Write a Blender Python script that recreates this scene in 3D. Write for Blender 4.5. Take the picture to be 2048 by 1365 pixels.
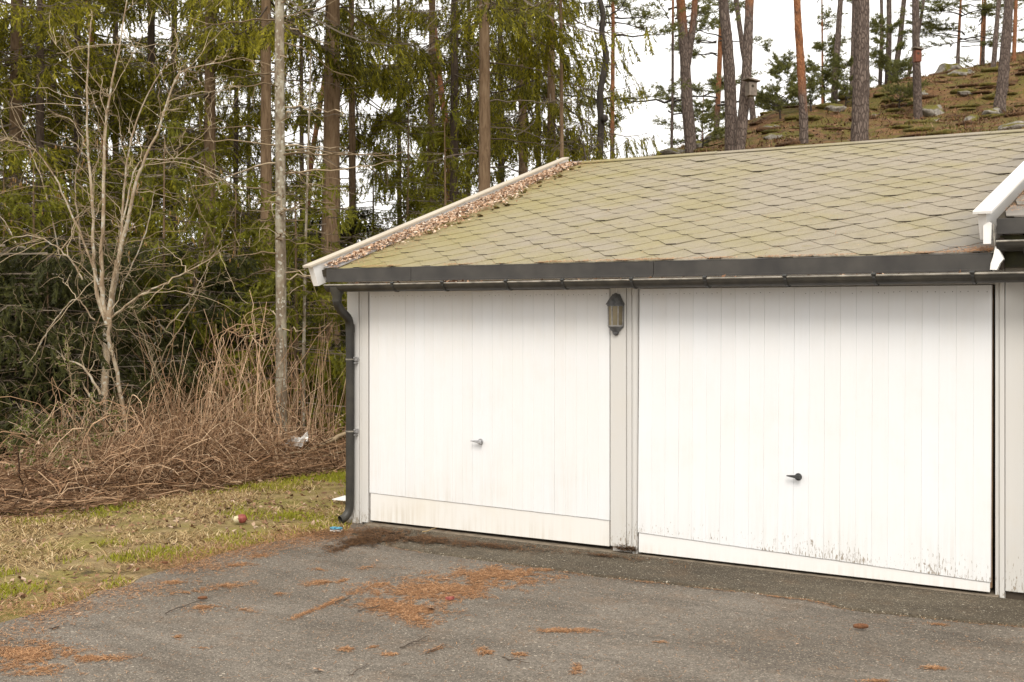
import bpy, bmesh, math, random
import numpy as np
from mathutils import Vector, Matrix

# ------------------------------------------------------------------ scene, camera, light
for o in list(bpy.data.objects):
    bpy.data.objects.remove(o)
sc = bpy.context.scene
COL = sc.collection
F = 2600.0; HOR = 623.0; CX = 1024.0
CAMP = np.array([7.275, -8.51, 1.8])
TH = math.atan(2600 / 3950)
FWD = np.array([-math.sin(TH), math.cos(TH), 0.0])
RGT = np.array([math.cos(TH), math.sin(TH), 0.0])
UP = np.array([0, 0, 1.0])
cam = bpy.data.cameras.new('camera')
cam.sensor_width = 36; cam.lens = 36 * F / 2048
cam.shift_y = -(682.5 - HOR) / 2048
cam.clip_start = 0.1; cam.clip_end = 3000
cam.dof.use_dof = True; cam.dof.focus_distance = 10.5; cam.dof.aperture_fstop = 8.0
co = bpy.data.objects.new('camera', cam); COL.objects.link(co)
co.location = CAMP; co.rotation_euler = (math.pi / 2, 0, TH)
sc.camera = co

SUN_EL = math.radians(44); SUN_AZ = math.radians(-30)     # azimuth from -Y towards +X when negative
SDIR = Vector((math.sin(-SUN_AZ) * math.cos(SUN_EL), -math.cos(SUN_AZ) * math.cos(SUN_EL), math.sin(SUN_EL)))
w = bpy.data.worlds.new('World'); sc.world = w; w.use_nodes = True
nt = w.node_tree; nt.nodes.clear()
wo = nt.nodes.new('ShaderNodeOutputWorld'); bg = nt.nodes.new('ShaderNodeBackground')
sky = nt.nodes.new('ShaderNodeTexSky'); sky.sky_type = 'NISHITA'; sky.sun_disc = False
sky.sun_elevation = SUN_EL; sky.sun_rotation = math.atan2(SDIR.x, SDIR.y)
sky.air_density = 1.0; sky.dust_density = 3.0
mx = nt.nodes.new('ShaderNodeMix'); mx.data_type = 'RGBA'; mx.inputs[0].default_value = 0.93
cl = nt.nodes.new('ShaderNodeTexNoise'); cl.inputs['Scale'].default_value = 2.2; cl.inputs['Detail'].default_value = 5
cr = nt.nodes.new('ShaderNodeValToRGB')
cr.color_ramp.elements[0].position = 0.3; cr.color_ramp.elements[0].color = (8.8, 8.52, 8.1, 1)
cr.color_ramp.elements[1].position = 0.7; cr.color_ramp.elements[1].color = (11.2, 10.85, 10.3, 1)
nt.links.new(cl.outputs['Fac'], cr.inputs[0])
nt.links.new(sky.outputs[0], mx.inputs[6]); nt.links.new(cr.outputs[0], mx.inputs[7])
nt.links.new(mx.outputs[2], bg.inputs[0]); bg.inputs[1].default_value = 0.1
nt.links.new(bg.outputs[0], wo.inputs[0])
sl = bpy.data.lights.new('sun', 'SUN'); sl.energy = 1.45; sl.angle = math.radians(24); sl.color = (1.0, 0.945, 0.86)
so = bpy.data.objects.new('sun', sl); COL.objects.link(so)
so.rotation_euler = SDIR.to_track_quat('Z', 'Y').to_euler(); so.location = (0, 0, 30)
vs = sc.view_settings; vs.view_transform = 'Standard'; vs.look = 'None'; vs.gamma = 1; vs.use_curve_mapping = False
vs.exposure = 0.76
sc.render.engine = 'CYCLES'
sc.cycles.max_bounces = 6

# ------------------------------------------------------------------ helpers
def ray(px, py):
    return FWD + RGT * ((px - CX) / F) + UP * ((HOR - py) / F)
def at(px, py, depth):
    return CAMP + ray(px, py) * depth
def on_z(px, py, z=0.0):
    d = ray(px, py); return CAMP + d * ((z - CAMP[2]) / d[2])
def on_y(px, py, y=0.0):
    d = ray(px, py); return CAMP + d * ((y - CAMP[1]) / d[1])
def smooth(x):
    x = np.clip(x, 0, 1); return x * x * (3 - 2 * x)
def tag(o, label=None, cat=None, group=None, kind=None):
    if label: o['label'] = label
    if cat: o['category'] = cat
    if group: o['group'] = group
    if kind: o['kind'] = kind
    return o
def empty(name, loc=(0, 0, 0), parent=None):
    o = bpy.data.objects.new(name, None); COL.objects.link(o); o.location = loc
    o.empty_display_size = 0.1
    if parent: o.parent = parent
    return o
def mesh_np(name, verts, tris=None, quads=None, mats=(), midx=None, smooth_=False):
    """fast mesh from numpy arrays; midx = material index array over (tris then quads)"""
    verts = np.asarray(verts, dtype=np.float32).reshape(-1, 3)
    tris = np.zeros((0, 3), np.int32) if tris is None else np.asarray(tris, np.int32).reshape(-1, 3)
    quads = np.zeros((0, 4), np.int32) if quads is None else np.asarray(quads, np.int32).reshape(-1, 4)
    me = bpy.data.meshes.new(name)
    me.vertices.add(len(verts)); me.vertices.foreach_set('co', verts.ravel())
    nl = len(tris) * 3 + len(quads) * 4
    me.loops.add(nl)
    me.loops.foreach_set('vertex_index', np.concatenate([tris.ravel(), quads.ravel()]))
    npoly = len(tris) + len(quads)
    me.polygons.add(npoly)
    st = np.concatenate([np.arange(len(tris)) * 3, len(tris) * 3 + np.arange(len(quads)) * 4]).astype(np.int32)
    me.polygons.foreach_set('loop_start', st)
    if midx is not None: me.polygons.foreach_set('material_index', np.asarray(midx, np.int32))
    me.polygons.foreach_set('use_smooth', np.full(npoly, bool(smooth_)))
    me.update(calc_edges=True)
    for m in mats: me.materials.append(m)
    return me
def obj(name, me, parent=None, loc=None):
    o = bpy.data.objects.new(name, me); COL.objects.link(o)
    if parent is not None: o.parent = parent
    if loc is not None: o.location = loc
    return o
class MB:
    """collects pieces for ONE mesh"""
    def __init__(s): s.v = []; s.t = []; s.q = []; s.ti = []; s.qi = []; s.n = 0
    def add(s, v, tris=None, quads=None, mi=0):
        v = np.asarray(v, float).reshape(-1, 3)
        if tris is not None and len(tris):
            t = np.asarray(tris).reshape(-1, 3) + s.n; s.t.append(t); s.ti.append(np.full(len(t), mi))
        if quads is not None and len(quads):
            q = np.asarray(quads).reshape(-1, 4) + s.n; s.q.append(q); s.qi.append(np.full(len(q), mi))
        s.v.append(v); s.n += len(v); return s
    def box(s, lo, hi, mi=0):
        x0, y0, z0 = lo; x1, y1, z1 = hi
        v = [(x0,y0,z0),(x1,y0,z0),(x1,y1,z0),(x0,y1,z0),(x0,y0,z1),(x1,y0,z1),(x1,y1,z1),(x0,y1,z1)]
        return s.hexa(v, mi)
    def hexa(s, v, mi=0):
        q = [(0,3,2,1),(4,5,6,7),(0,1,5,4),(1,2,6,5),(2,3,7,6),(3,0,4,7)]
        return s.add(v, quads=q, mi=mi)
    def tube(s, P, R, k=8, mi=0, caps=False):
        v, q = tubes(np.asarray(P, float)[None], np.asarray(R, float)[None] * np.ones((1, len(P))), k)
        s.add(v, quads=q, mi=mi)
        if caps:
            n = len(P)
            for base, c in ((0, P[0]), ((n - 1) * k, P[-1])):
                ring = v[base:base + k]
                s.add(np.vstack([ring, [c]]), tris=[(i, (i + 1) % k, k) for i in range(k)], mi=mi)
        return s
    def prism(s, poly, axis, a, b, mi=0):
        """poly: list of 2D pts in the two other axes, extruded along axis from a to b (convex)"""
        n = len(poly); V = []
        for t in (a, b):
            for p in poly:
                c = [0, 0, 0]; j = 0
                for ax in range(3):
                    if ax == axis: c[ax] = t
                    else: c[ax] = p[j]; j += 1
                V.append(c)
        q = [(i, (i + 1) % n, (i + 1) % n + n, i + n) for i in range(n)]
        t1 = [(0, i, i + 1) for i in range(1, n - 1)] + [(n, n + i + 1, n + i) for i in range(1, n - 1)]
        return s.add(V, tris=t1, quads=q, mi=mi)
    def lathe(s, prof, c, k=16, a0=0, a1=2 * math.pi, mi=0):
        full = abs(a1 - a0 - 2 * math.pi) < 1e-6
        na = k if full else k + 1
        an = a0 + (a1 - a0) * np.arange(na) / k
        V = []
        for r, z in prof:
            V.append(np.stack([c[0] + r * np.cos(an), c[1] + r * np.sin(an), np.full(na, c[2] + z)], 1))
        V = np.concatenate(V); q = []
        for i in range(len(prof) - 1):
            for j in range(k):
                j2 = (j + 1) % na
                q.append((i * na + j, i * na + j2, (i + 1) * na + j2, (i + 1) * na + j))
        return s.add(V, quads=q, mi=mi)
    def mesh(s, name, mats, smooth_=False, fix=False):
        v = np.concatenate(s.v) if s.v else np.zeros((0, 3))
        t = np.concatenate(s.t) if s.t else None
        q = np.concatenate(s.q) if s.q else None
        mi = np.concatenate(s.ti + s.qi)
        me = mesh_np(name, v, t, q, mats if isinstance(mats, (list, tuple)) else [mats], mi, smooth_)
        if fix:
            bm = bmesh.new(); bm.from_mesh(me); bmesh.ops.recalc_face_normals(bm, faces=bm.faces); bm.to_mesh(me); bm.free()
        return me
    def build(s, name, mats, parent=None, smooth_=False, fix=True, loc=None, bevel=0, world=True):
        """vertices given in world space; the mesh is stored relative to its own base"""
        v = np.concatenate(s.v)
        if loc is None:
            lo, hi = v.min(0), v.max(0); loc = np.array([(lo[0] + hi[0]) / 2, (lo[1] + hi[1]) / 2, lo[2]])
        s.v = [v - np.asarray(loc)]
        me = s.mesh(name, mats, smooth_, fix)
        o = bpy.data.objects.new(name, me); COL.objects.link(o)
        if parent is not None:
            o.parent = parent; o.location = Vector(loc) - wloc(parent)
        else: o.location = loc
        if bevel:
            m = o.modifiers.new('bevel', 'BEVEL'); m.width = bevel; m.segments = 2; m.limit_method = 'ANGLE'
        return o
def wloc(o):
    v = Vector(o.location)
    while o.parent: o = o.parent; v += Vector(o.location)
    return v
def tubes(P, R, k):
    """P (N,m,3), R (N,m) -> verts, quads"""
    P = np.asarray(P, float); N, m, _ = P.shape
    T = np.gradient(P, axis=1); T /= np.linalg.norm(T, axis=2, keepdims=True) + 1e-9
    cand = np.array([[1.0, 0, 0], [0, 1.0, 0], [0, 0, 1.0], [.7071, .7071, 0], [.7071, -.7071, 0]])
    ref = cand[np.abs(T @ cand.T).max(1).argmin(1)]
    ref = np.repeat(ref[:, None, :], m, 1)
    A = np.cross(T, ref); A /= np.linalg.norm(A, axis=2, keepdims=True) + 1e-9
    B = np.cross(T, A)
    an = 2 * np.pi * np.arange(k) / k
    V = P[:, :, None, :] + R[:, :, None, None] * (A[:, :, None, :] * np.cos(an)[None, None, :, None] + B[:, :, None, :] * np.sin(an)[None, None, :, None])
    idx = np.arange(N * m * k).reshape(N, m, k)
    a = idx[:, :-1, :]; b = np.roll(a, -1, 2); d = idx[:, 1:, :]; c = np.roll(d, -1, 2)
    return V.reshape(-1, 3), np.stack([a, b, c, d], -1).reshape(-1, 4)
def resample(P, n):
    """Catmull-Rom through control points"""
    P = np.asarray(P, float); m = len(P)
    if m == 2: return P[0] + (P[1] - P[0]) * np.linspace(0, 1, n)[:, None]
    Q = np.vstack([2 * P[0] - P[1], P, 2 * P[-1] - P[-2]])
    t = np.linspace(0, m - 1 - 1e-6, n); i = t.astype(int); f = (t - i)[:, None]
    p0, p1, p2, p3 = Q[i], Q[i + 1], Q[i + 2], Q[i + 3]
    return 0.5 * (2 * p1 + (p2 - p0) * f + (2 * p0 - 5 * p1 + 4 * p2 - p3) * f**2 + (3 * p1 - p0 - 3 * p2 + p3) * f**3)
def chaikin(P, it=3):
    P = np.asarray(P, float)
    for _ in range(it):
        a = P[:-1] * 0.75 + P[1:] * 0.25; b = P[:-1] * 0.25 + P[1:] * 0.75
        P = np.vstack([P[:1], np.stack([a, b], 1).reshape(-1, P.shape[1]), P[-1:]])
    return P
def copy_tree(o, parent=None):
    c = o.copy(); COL.objects.link(c); c.parent = parent
    for ch in list(o.children): copy_tree(ch, c)
    return c
def vnoise(x, y, s=1.0, seed=0):
    """cheap smooth 2D noise in [-1,1]"""
    x = np.asarray(x, float) / s; y = np.asarray(y, float) / s
    xi = np.floor(x).astype(np.int64); yi = np.floor(y).astype(np.int64); xf = smooth(x - xi); yf = smooth(y - yi)
    def h(a, b):
        n = (a * 374761393 + b * 668265263 + seed * 974634) & 0x7fffffff
        n = ((n ^ (n >> 13)) * 1274126177) & 0x7fffffff
        return (n % 20011) / 10005.5 - 1
    return (h(xi, yi) * (1 - xf) + h(xi + 1, yi) * xf) * (1 - yf) + (h(xi, yi + 1) * (1 - xf) + h(xi + 1, yi + 1) * xf) * yf

# ------------------------------------------------------------------ materials
class N:
    def __init__(s, name):
        s.m = bpy.data.materials.new(name); s.m.use_nodes = True; s.t = s.m.node_tree; s.t.nodes.clear()
        s.out = s.t.nodes.new('ShaderNodeOutputMaterial')
        s.b = s.t.nodes.new('ShaderNodeBsdfPrincipled'); s.link(s.b.outputs[0], s.out.inputs[0])
        s.b.inputs['Specular IOR Level'].default_value = 0.25
        s._co = None
    def link(s, a, b): s.t.links.new(a, b)
    def node(s, k, **kw):
        n = s.t.nodes.new(k)
        for a, v in kw.items(): setattr(n, a, v)
        return n
    def co(s, which='Object', scale=(1, 1, 1), rot=(0, 0, 0)):
        c = s.node('ShaderNodeTexCoord'); mp = s.node('ShaderNodeMapping')
        mp.inputs['Scale'].default_value = scale; mp.inputs['Rotation'].default_value = rot
        s.link(c.outputs[which], mp.inputs[0]); return mp.outputs[0]
    def pos(s, scale=(1, 1, 1)):
        g = s.node('ShaderNodeNewGeometry'); mp = s.node('ShaderNodeMapping'); mp.inputs['Scale'].default_value = scale
        s.link(g.outputs['Position'], mp.inputs[0]); return mp.outputs[0]
    def noise(s, co, scale, detail=4, rough=0.55, dist=0):
        n = s.node('ShaderNodeTexNoise'); s.link(co, n.inputs['Vector'])
        n.inputs['Scale'].default_value = scale; n.inputs['Detail'].default_value = detail
        n.inputs['Roughness'].default_value = rough; n.inputs['Distortion'].default_value = dist; return n.outputs['Fac']
    def voro(s, co, scale, feature='F1', out='Distance', rnd=1):
        n = s.node('ShaderNodeTexVoronoi', feature=feature); s.link(co, n.inputs['Vector']); n.inputs['Scale'].default_value = scale
        n.inputs['Randomness'].default_value = rnd
        return n.outputs[out]
    def ramp(s, fac, stops, interp='LINEAR'):
        r = s.node('ShaderNodeValToRGB'); e = r.color_ramp.elements; r.color_ramp.interpolation = interp
        while len(e) < len(stops): e.new(0.5)
        for i, (p, c) in enumerate(stops):
            e[i].position = p; e[i].color = (*c, 1) if not isinstance(c, (int, float)) else (c, c, c, 1)
        s.link(fac, r.inputs[0]); return r.outputs[0]
    def mix(s, fac, a, b, mode='MIX'):
        m = s.node('ShaderNodeMix', data_type='RGBA', blend_type=mode)
        for i, x in ((0, fac), (6, a), (7, b)):
            if isinstance(x, (int, float)): m.inputs[i].default_value = x if i == 0 else (x, x, x, 1)
            elif isinstance(x, tuple): m.inputs[i].default_value = (*x, 1)
            else: s.link(x, m.inputs[i])
        return m.outputs[2]
    def math(s, op, a, b=0.0, clamp=False):
        m = s.node('ShaderNodeMath', operation=op); m.use_clamp = clamp
        for i, x in ((0, a), (1, b)):
            if isinstance(x, (int, float)): m.inputs[i].default_value = x
            else: s.link(x, m.inputs[i])
        return m.outputs[0]
    def sep(s, v):
        n = s.node('ShaderNodeSeparateXYZ'); s.link(v, n.inputs[0]); return n.outputs
    def island(s):
        return s.node('ShaderNodeNewGeometry').outputs['Random Per Island']
    def objrand(s):
        return s.node('ShaderNodeObjectInfo').outputs['Random']
    def bump(s, h, strength=0.5, dist=0.01):
        b = s.node('ShaderNodeBump'); b.inputs['Strength'].default_value = strength; b.inputs['Distance'].default_value = dist
        s.link(h, b.inputs['Height']); s.link(b.outputs[0], s.b.inputs['Normal'])
    def col(s, c):
        if isinstance(c, tuple): s.b.inputs['Base Color'].default_value = (*c, 1)
        else: s.link(c, s.b.inputs['Base Color'])
        return s
    def rough(s, r):
        if isinstance(r, (int, float)): s.b.inputs['Roughness'].default_value = r
        else: s.link(r, s.b.inputs['Roughness'])
        return s
    def translucent(s, c, f):
        t = s.node('ShaderNodeBsdfTranslucent'); m = s.node('ShaderNodeMixShader'); m.inputs[0].default_value = f
        s.link(c, t.inputs[0]); s.link(s.b.outputs[0], m.inputs[1]); s.link(t.outputs[0], m.inputs[2]); s.link(m.outputs[0], s.out.inputs[0])

def paint(name, base, warm, dirt_z=0.5, peel=0.5, streak=1.0):
    """old white paint on boards: vertical grain, grime streaks rising from the foot, peeled flakes near the foot"""
    n = N(name); P = n.pos()
    z = n.sep(P)[2]
    fine = n.noise(n.pos((60, 60, 3)), 1.0, 4)
    big = n.noise(n.pos((1.2, 1.2, 0.8)), 1.6, 3)
    c = n.mix(n.math('MULTIPLY', n.ramp(big, [(0.35, 0), (0.75, 1)]), 0.55), base, warm)
    c = n.mix(0.10, c, n.mix(fine, (0.55, 0.52, 0.46), (0.95, 0.94, 0.92)), 'MULTIPLY')
    rnd = n.objrand()
    c = n.mix(n.math('MULTIPLY', rnd, 0.10), c, (0.62, 0.57, 0.50))
    grime = n.math('MULTIPLY', n.ramp(n.noise(n.pos((2.2, 2.2, 1.6)), 1.0, 6, 0.7), [(0.5, 0), (0.72, 1)]), n.ramp(n.noise(n.pos((40, 40, 2.0)), 1.0, 3), [(0.3, 0.3), (0.7, 1)]))
    c = n.mix(n.math('MULTIPLY', grime, 0.28 * streak), c, (0.56, 0.47, 0.33))
    low = n.node('ShaderNodeMapRange'); n.link(z, low.inputs[0]); low.inputs[1].default_value = dirt_z; low.inputs[2].default_value = 0.05
    st = n.noise(n.pos((34, 34, 1.4)), 1.0, 5, 0.65)
    blot = n.noise(n.pos((3, 3, 2.2)), 1.0, 4)
    g = n.math('MULTIPLY', n.math('MULTIPLY', low.outputs[0], n.ramp(st, [(0.42, 0), (0.72, 1)])), n.ramp(blot, [(0.35, 0.1), (0.7, 1)]))
    c = n.mix(n.math('MULTIPLY', g, 0.60 * streak), c, (0.36, 0.28, 0.16))
    pk = n.noise(n.pos((150, 150, 22)), 1.0, 4, 0.65)
    low2 = n.node('ShaderNodeMapRange'); n.link(z, low2.inputs[0]); low2.inputs[1].default_value = 0.40; low2.inputs[2].default_value = 0.08
    pm = n.math('MULTIPLY', n.math('ADD', low2.outputs[0], 0.04), n.ramp(blot, [(0.34, 0.55), (0.62, 1)]))
    th = n.math('SUBTRACT', 1.04, n.math('MULTIPLY', pm, 0.36 * peel))
    pk2 = n.noise(n.pos((26, 26, 13)), 1.0, 4, 0.6)
    peeled = n.math('MAXIMUM', n.math('GREATER_THAN', n.math('ADD', pk, 0.25), th), n.math('GREATER_THAN', n.math('ADD', pk2, 0.195), th))
    c = n.mix(n.math('MULTIPLY', peeled, 0.85), c, (0.27, 0.225, 0.17))
    n.col(c); n.rough(0.55)
    n.bump(n.math('SUBTRACT', n.math('MULTIPLY', fine, 0.3), n.math('MULTIPLY', peeled, 1.0)), 0.35, 0.002)
    return n.m
M = {}
M['door_paint'] = paint('door_paint', (0.742, 0.757, 0.778), (0.765, 0.752, 0.722), 0.95, 0.35, 0.6)
M['door_paint2'] = paint('door_paint_flaking', (0.745, 0.760, 0.782), (0.755, 0.75, 0.738), 0.6, 0.85, 0.6)
M['trim_paint'] = paint('trim_paint', (0.585, 0.580, 0.565), (0.60, 0.575, 0.53), 0.5, 0.8, 0.7)
M['kick_paint'] = paint('kick_board_paint', (0.76, 0.76, 0.76), (0.75, 0.73, 0.68), 0.12, 0.2, 0.6)
M['barge_old'] = paint('barge_cream', (0.50, 0.445, 0.36), (0.40, 0.34, 0.26), -5, 0.1, 0)
M['kick_cream'] = paint('kick_board_cream', (0.745, 0.738, 0.72), (0.73, 0.695, 0.62), 0.26, 0.15, 1.0)
M['barge'] = paint('barge_white', (0.82, 0.81, 0.79), (0.74, 0.69, 0.60), -5, 0.1, 0)

def simple(name, c, rough=0.6, var=0.25, scale=8, metal=0, spec=0.3, c2=None, bump=0.0):
    n = N(name); f = n.noise(n.pos(), scale, 5)
    a = tuple(x * (1 - var) for x in c); b = c2 or tuple(min(1, x * (1 + var)) for x in c)
    n.col(n.ramp(f, [(0.3, a), (0.7, b)])); n.rough(rough); n.b.inputs['Metallic'].default_value = metal
    n.b.inputs['Specular IOR Level'].default_value = spec
    if bump: n.bump(n.noise(n.pos(), scale * 6, 4), bump, 0.003)
    return n.m
M['fascia'] = simple('fascia_grey', (0.042, 0.039, 0.037), 0.5, 0.3, 4, 0, 0.4, c2=(0.066, 0.060, 0.052), bump=0.1)
M['gutter'] = simple('gutter_black', (0.030, 0.029, 0.028), 0.5, 0.35, 6, 0, 0.4, c2=(0.065, 0.058, 0.045))
M['lip'] = simple('gutter_lip', (0.24, 0.22, 0.185), 0.5, 0.5, 14, 0.2, 0.5)
M['pipe'] = simple('downpipe_black', (0.022, 0.021, 0.021), 0.48, 0.3, 5, 0, 0.4, c2=(0.050, 0.046, 0.036))
M['steel'] = simple('zinc_steel', (0.45, 0.45, 0.46), 0.4, 0.3, 60, 0.8, 0.5)
M['dark_metal'] = simple('dark_handle', (0.045, 0.045, 0.043), 0.4, 0.3, 50, 0.3, 0.5)
M['lamp_metal'] = simple('lamp_metal', (0.15, 0.152, 0.156), 0.55, 0.35, 40, 0.5, 0.4, bump=0.3)
M['lamp_bar'] = simple('lamp_bar', (0.33, 0.32, 0.31), 0.5, 0.3, 40, 0.5, 0.4)
M['concrete'] = simple('threshold_concrete', (0.19, 0.155, 0.115), 0.9, 0.35, 14, 0, 0.2, bump=0.4)
M['dark_wood'] = simple('dark_interior_wood', (0.06, 0.045, 0.033), 0.8, 0.3, 6)
M['raw_wood'] = simple('raw_wood_edge', (0.22, 0.14, 0.08), 0.8, 0.35, 12)
M['algae_board'] = simple('algae_board', (0.05, 0.047, 0.03), 0.7, 0.4, 9, c2=(0.075, 0.07, 0.02))
M['grey_felt'] = simple('grey_felt', (0.25, 0.245, 0.24), 0.8, 0.2, 20, bump=0.3)
M['white_plastic'] = simple('white_plastic', (0.78, 0.77, 0.74), 0.45, 0.08, 12)
M['birdbox'] = simple('weathered_box', (0.20, 0.165, 0.135), 0.85, 0.3, 14, bump=0.4)
M['birdbox_red'] = simple('red_brown_box', (0.17, 0.062, 0.038), 0.8, 0.25, 14)
M['cone'] = simple('cone_brown', (0.17, 0.075, 0.035), 0.75, 0.4, 120)
M['bark_twig'] = simple('twig_dark', (0.085, 0.065, 0.05), 0.85, 0.4, 40)
M['red'] = simple('red_scrap', (0.20, 0.035, 0.03), 0.6, 0.4, 45, c2=(0.34, 0.10, 0.075))
M['cream'] = simple('cream_scrap', (0.50, 0.44, 0.28), 0.7, 0.35, 45)
M['blue'] = simple('blue_scrap', (0.10, 0.32, 0.46), 0.4, 0.2, 30)

n = N('lantern_glass')
n.col(n.ramp(n.noise(n.pos(), 9, 2), [(0.35, (0.22, 0.185, 0.12)), (0.7, (0.36, 0.30, 0.19))])); n.rough(0.25)
n.b.inputs['Transmission Weight'].default_value = 0.25; M['glass'] = n.m

n = N('shingle')      # mineral granules, algae
P = n.pos(); gr = n.noise(P, 260, 2); vr = n.voro(P, 190, out='Color')
alg = n.noise(P, 1.3, 5, 0.6); rnd = n.objrand(); isl = n.island()
c = n.mix(n.ramp(alg, [(0.42, 0), (0.64, 1)]), (0.252, 0.219, 0.168), (0.242, 0.210, 0.118))
c = n.mix(n.math('MULTIPLY', rnd, 0.22), c, (0.20, 0.178, 0.135))
st_ = n.noise(n.pos((3, 3, 3)), 2.5, 6, 0.7); c = n.mix(n.ramp(st_, [(0.5, 0), (0.72, 0.45)]), c, (0.15, 0.13, 0.095))
c = n.mix(0.38, c, n.mix(gr, (0.25, 0.25, 0.25), (1, 1, 1)), 'OVERLAY')
ms_ = n.noise(P, 5.5, 6, 0.75); c = n.mix(n.ramp(ms_, [(0.60, 0), (0.70, 0.55)]), c, (0.175, 0.150, 0.045))
c = n.mix(n.math('MULTIPLY', n.math('GREATER_THAN', n.sep(vr)[0], 0.90), 0.4), c, (0.42, 0.38, 0.30))
xx = n.sep(P)[0]
mr = n.node('ShaderNodeMapRange'); n.link(n.math('ADD', xx, n.math('MULTIPLY', n.noise(P, 2.0, 4), 1.6)), mr.inputs[0])
mr.inputs[1].default_value = 2.4; mr.inputs[2].default_value = 0.9; mr.inputs[3].default_value = 0; mr.inputs[4].default_value = 0.6
c = n.mix(mr.outputs[0], c, (0.245, 0.208, 0.062))
mr2 = n.node('ShaderNodeMapRange'); n.link(n.math('ADD', xx, n.math('MULTIPLY', n.noise(P, 3.0, 4), 0.7)), mr2.inputs[0])
mr2.inputs[1].default_value = 5.15; mr2.inputs[2].default_value = 5.5; mr2.inputs[3].default_value = 0; mr2.inputs[4].default_value = 0.8
c = n.mix(mr2.outputs[0], c, (0.20, 0.185, 0.17))
n.col(c); n.rough(0.92); n.bump(gr, 0.6, 0.003); M['shingle'] = n.m
M['shingle_edge'] = simple('shingle_underlay', (0.050, 0.041, 0.028), 0.9, 0.2, 30)

def asphalt(name, a, b, stone, speck=0.86):
    n = N(name); P = n.pos()
    big = n.noise(P, 0.7, 5, 0.6); mid = n.noise(P, 9, 4)
    v = n.node('ShaderNodeTexVoronoi'); n.link(P, v.inputs['Vector']); v.inputs['Scale'].default_value = 125
    rc = n.sep(v.outputs['Color'])[0]
    c = n.mix(n.ramp(big, [(0.30, 0), (0.62, 1)]), a, b)
    wear = n.noise(n.pos((0.5, 2.2, 1)), 1.4, 6, 0.7); c = n.mix(n.ramp(wear, [(0.46, 0), (0.66, 0.55)]), c, tuple(x * 0.62 for x in a))
    c = n.mix(n.math('MULTIPLY', mid, 0.35), c, tuple(x * 0.55 for x in a))
    c = n.mix(0.55, c, n.mix(rc, (0.2, 0.2, 0.2), (1, 1, 1)), 'OVERLAY')
    core = n.math('LESS_THAN', v.outputs['Distance'], 0.42)
    st = n.math('MULTIPLY', n.math('GREATER_THAN', rc, speck), core)
    c = n.mix(n.math('MULTIPLY', st, 0.75), c, stone)
    v2 = n.node('ShaderNodeTexVoronoi'); n.link(P, v2.inputs['Vector']); v2.inputs['Scale'].default_value = 30
    st2 = n.math('MULTIPLY', n.math('GREATER_THAN', n.sep(v2.outputs['Color'])[1], 0.965), n.math('LESS_THAN', v2.outputs['Distance'], 0.25))
    c = n.mix(n.math('MULTIPLY', st2, 0.8), c, stone)
    rust = n.noise(P, 2.6, 6, 0.7)
    c = n.mix(n.math('MULTIPLY', n.ramp(rust, [(0.52, 0), (0.72, 1)]), 0.25), c, (0.20, 0.12, 0.065))
    n.col(c); n.rough(0.9); n.bump(n.math('ADD', n.math('MULTIPLY', v.outputs['Distance'], -1.0), n.math('MULTIPLY', mid, 0.6)), 0.7, 0.006)
    return n.m
M['asphalt'] = asphalt('asphalt', (0.108, 0.090, 0.070), (0.172, 0.149, 0.122), (0.44, 0.38, 0.30), 0.91)
M['apron'] = asphalt('asphalt_apron', (0.062, 0.049, 0.033), (0.105, 0.086, 0.06), (0.42, 0.38, 0.30), 0.90)

n = N('ground_litter')     # forest floor / lawn: dry straw, moss, leaf litter
P = n.pos(); a = n.noise(P, 1.1, 6, 0.65); b = n.noise(P, 6, 5, 0.65); d = n.noise(P, 40, 4, 0.7)
lawn = n.node('ShaderNodeMapRange'); n.link(n.math('ADD', n.sep(P)[0], n.math('MULTIPLY', b, 0.8)), lawn.inputs[0])
lawn.inputs[1].default_value = -2.9; lawn.inputs[2].default_value = -2.0
lawnf = n.math('MULTIPLY', lawn.outputs[0], n.math('LESS_THAN', n.sep(P)[1], 9.0))
c1 = n.ramp(b, [(0.25, (0.07, 0.048, 0.026)), (0.40, (0.23, 0.158, 0.078)), (0.6, (0.34, 0.25, 0.12)), (0.8, (0.42, 0.32, 0.175))])
green = n.ramp(a, [(0.44, 0), (0.56, 1)])
c1 = n.mix(0.25, c1, n.ramp(n.noise(P, 90, 3, 0.7), [(0.3, (0.2, 0.2, 0.2)), (0.7, (1, 1, 1))]), 'MULTIPLY')
c1 = n.mix(n.math('MULTIPLY', green, 0.6), c1, (0.215, 0.195, 0.034))
c1 = n.mix(n.ramp(n.noise(P, 2.3, 5, 0.7), [(0.58, 0), (0.68, 0.8)]), c1, (0.05, 0.036, 0.022))
c2 = n.ramp(n.noise(P, 3.2, 7, 0.75), [(0.3, (0.035, 0.019, 0.009)), (0.45, (0.10, 0.050, 0.021)), (0.58, (0.19, 0.098, 0.042)), (0.74, (0.31, 0.18, 0.095))])
c2 = n.mix(n.ramp(n.noise(P, 1.9, 7, 0.75), [(0.45, 0), (0.55, 0.9)]), c2, n.ramp(d, [(0.3, (0.05, 0.046, 0.009)), (0.7, (0.165, 0.135, 0.026))]))
c = n.mix(lawnf, c2, c1)
c = n.mix(0.4, c, n.mix(d, (0.1, 0.1, 0.1), (1, 1, 1)), 'OVERLAY')
n.col(c); n.rough(0.95); n.bump(n.math('ADD', d, b), 1.0, 0.03); M['ground'] = n.m

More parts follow.
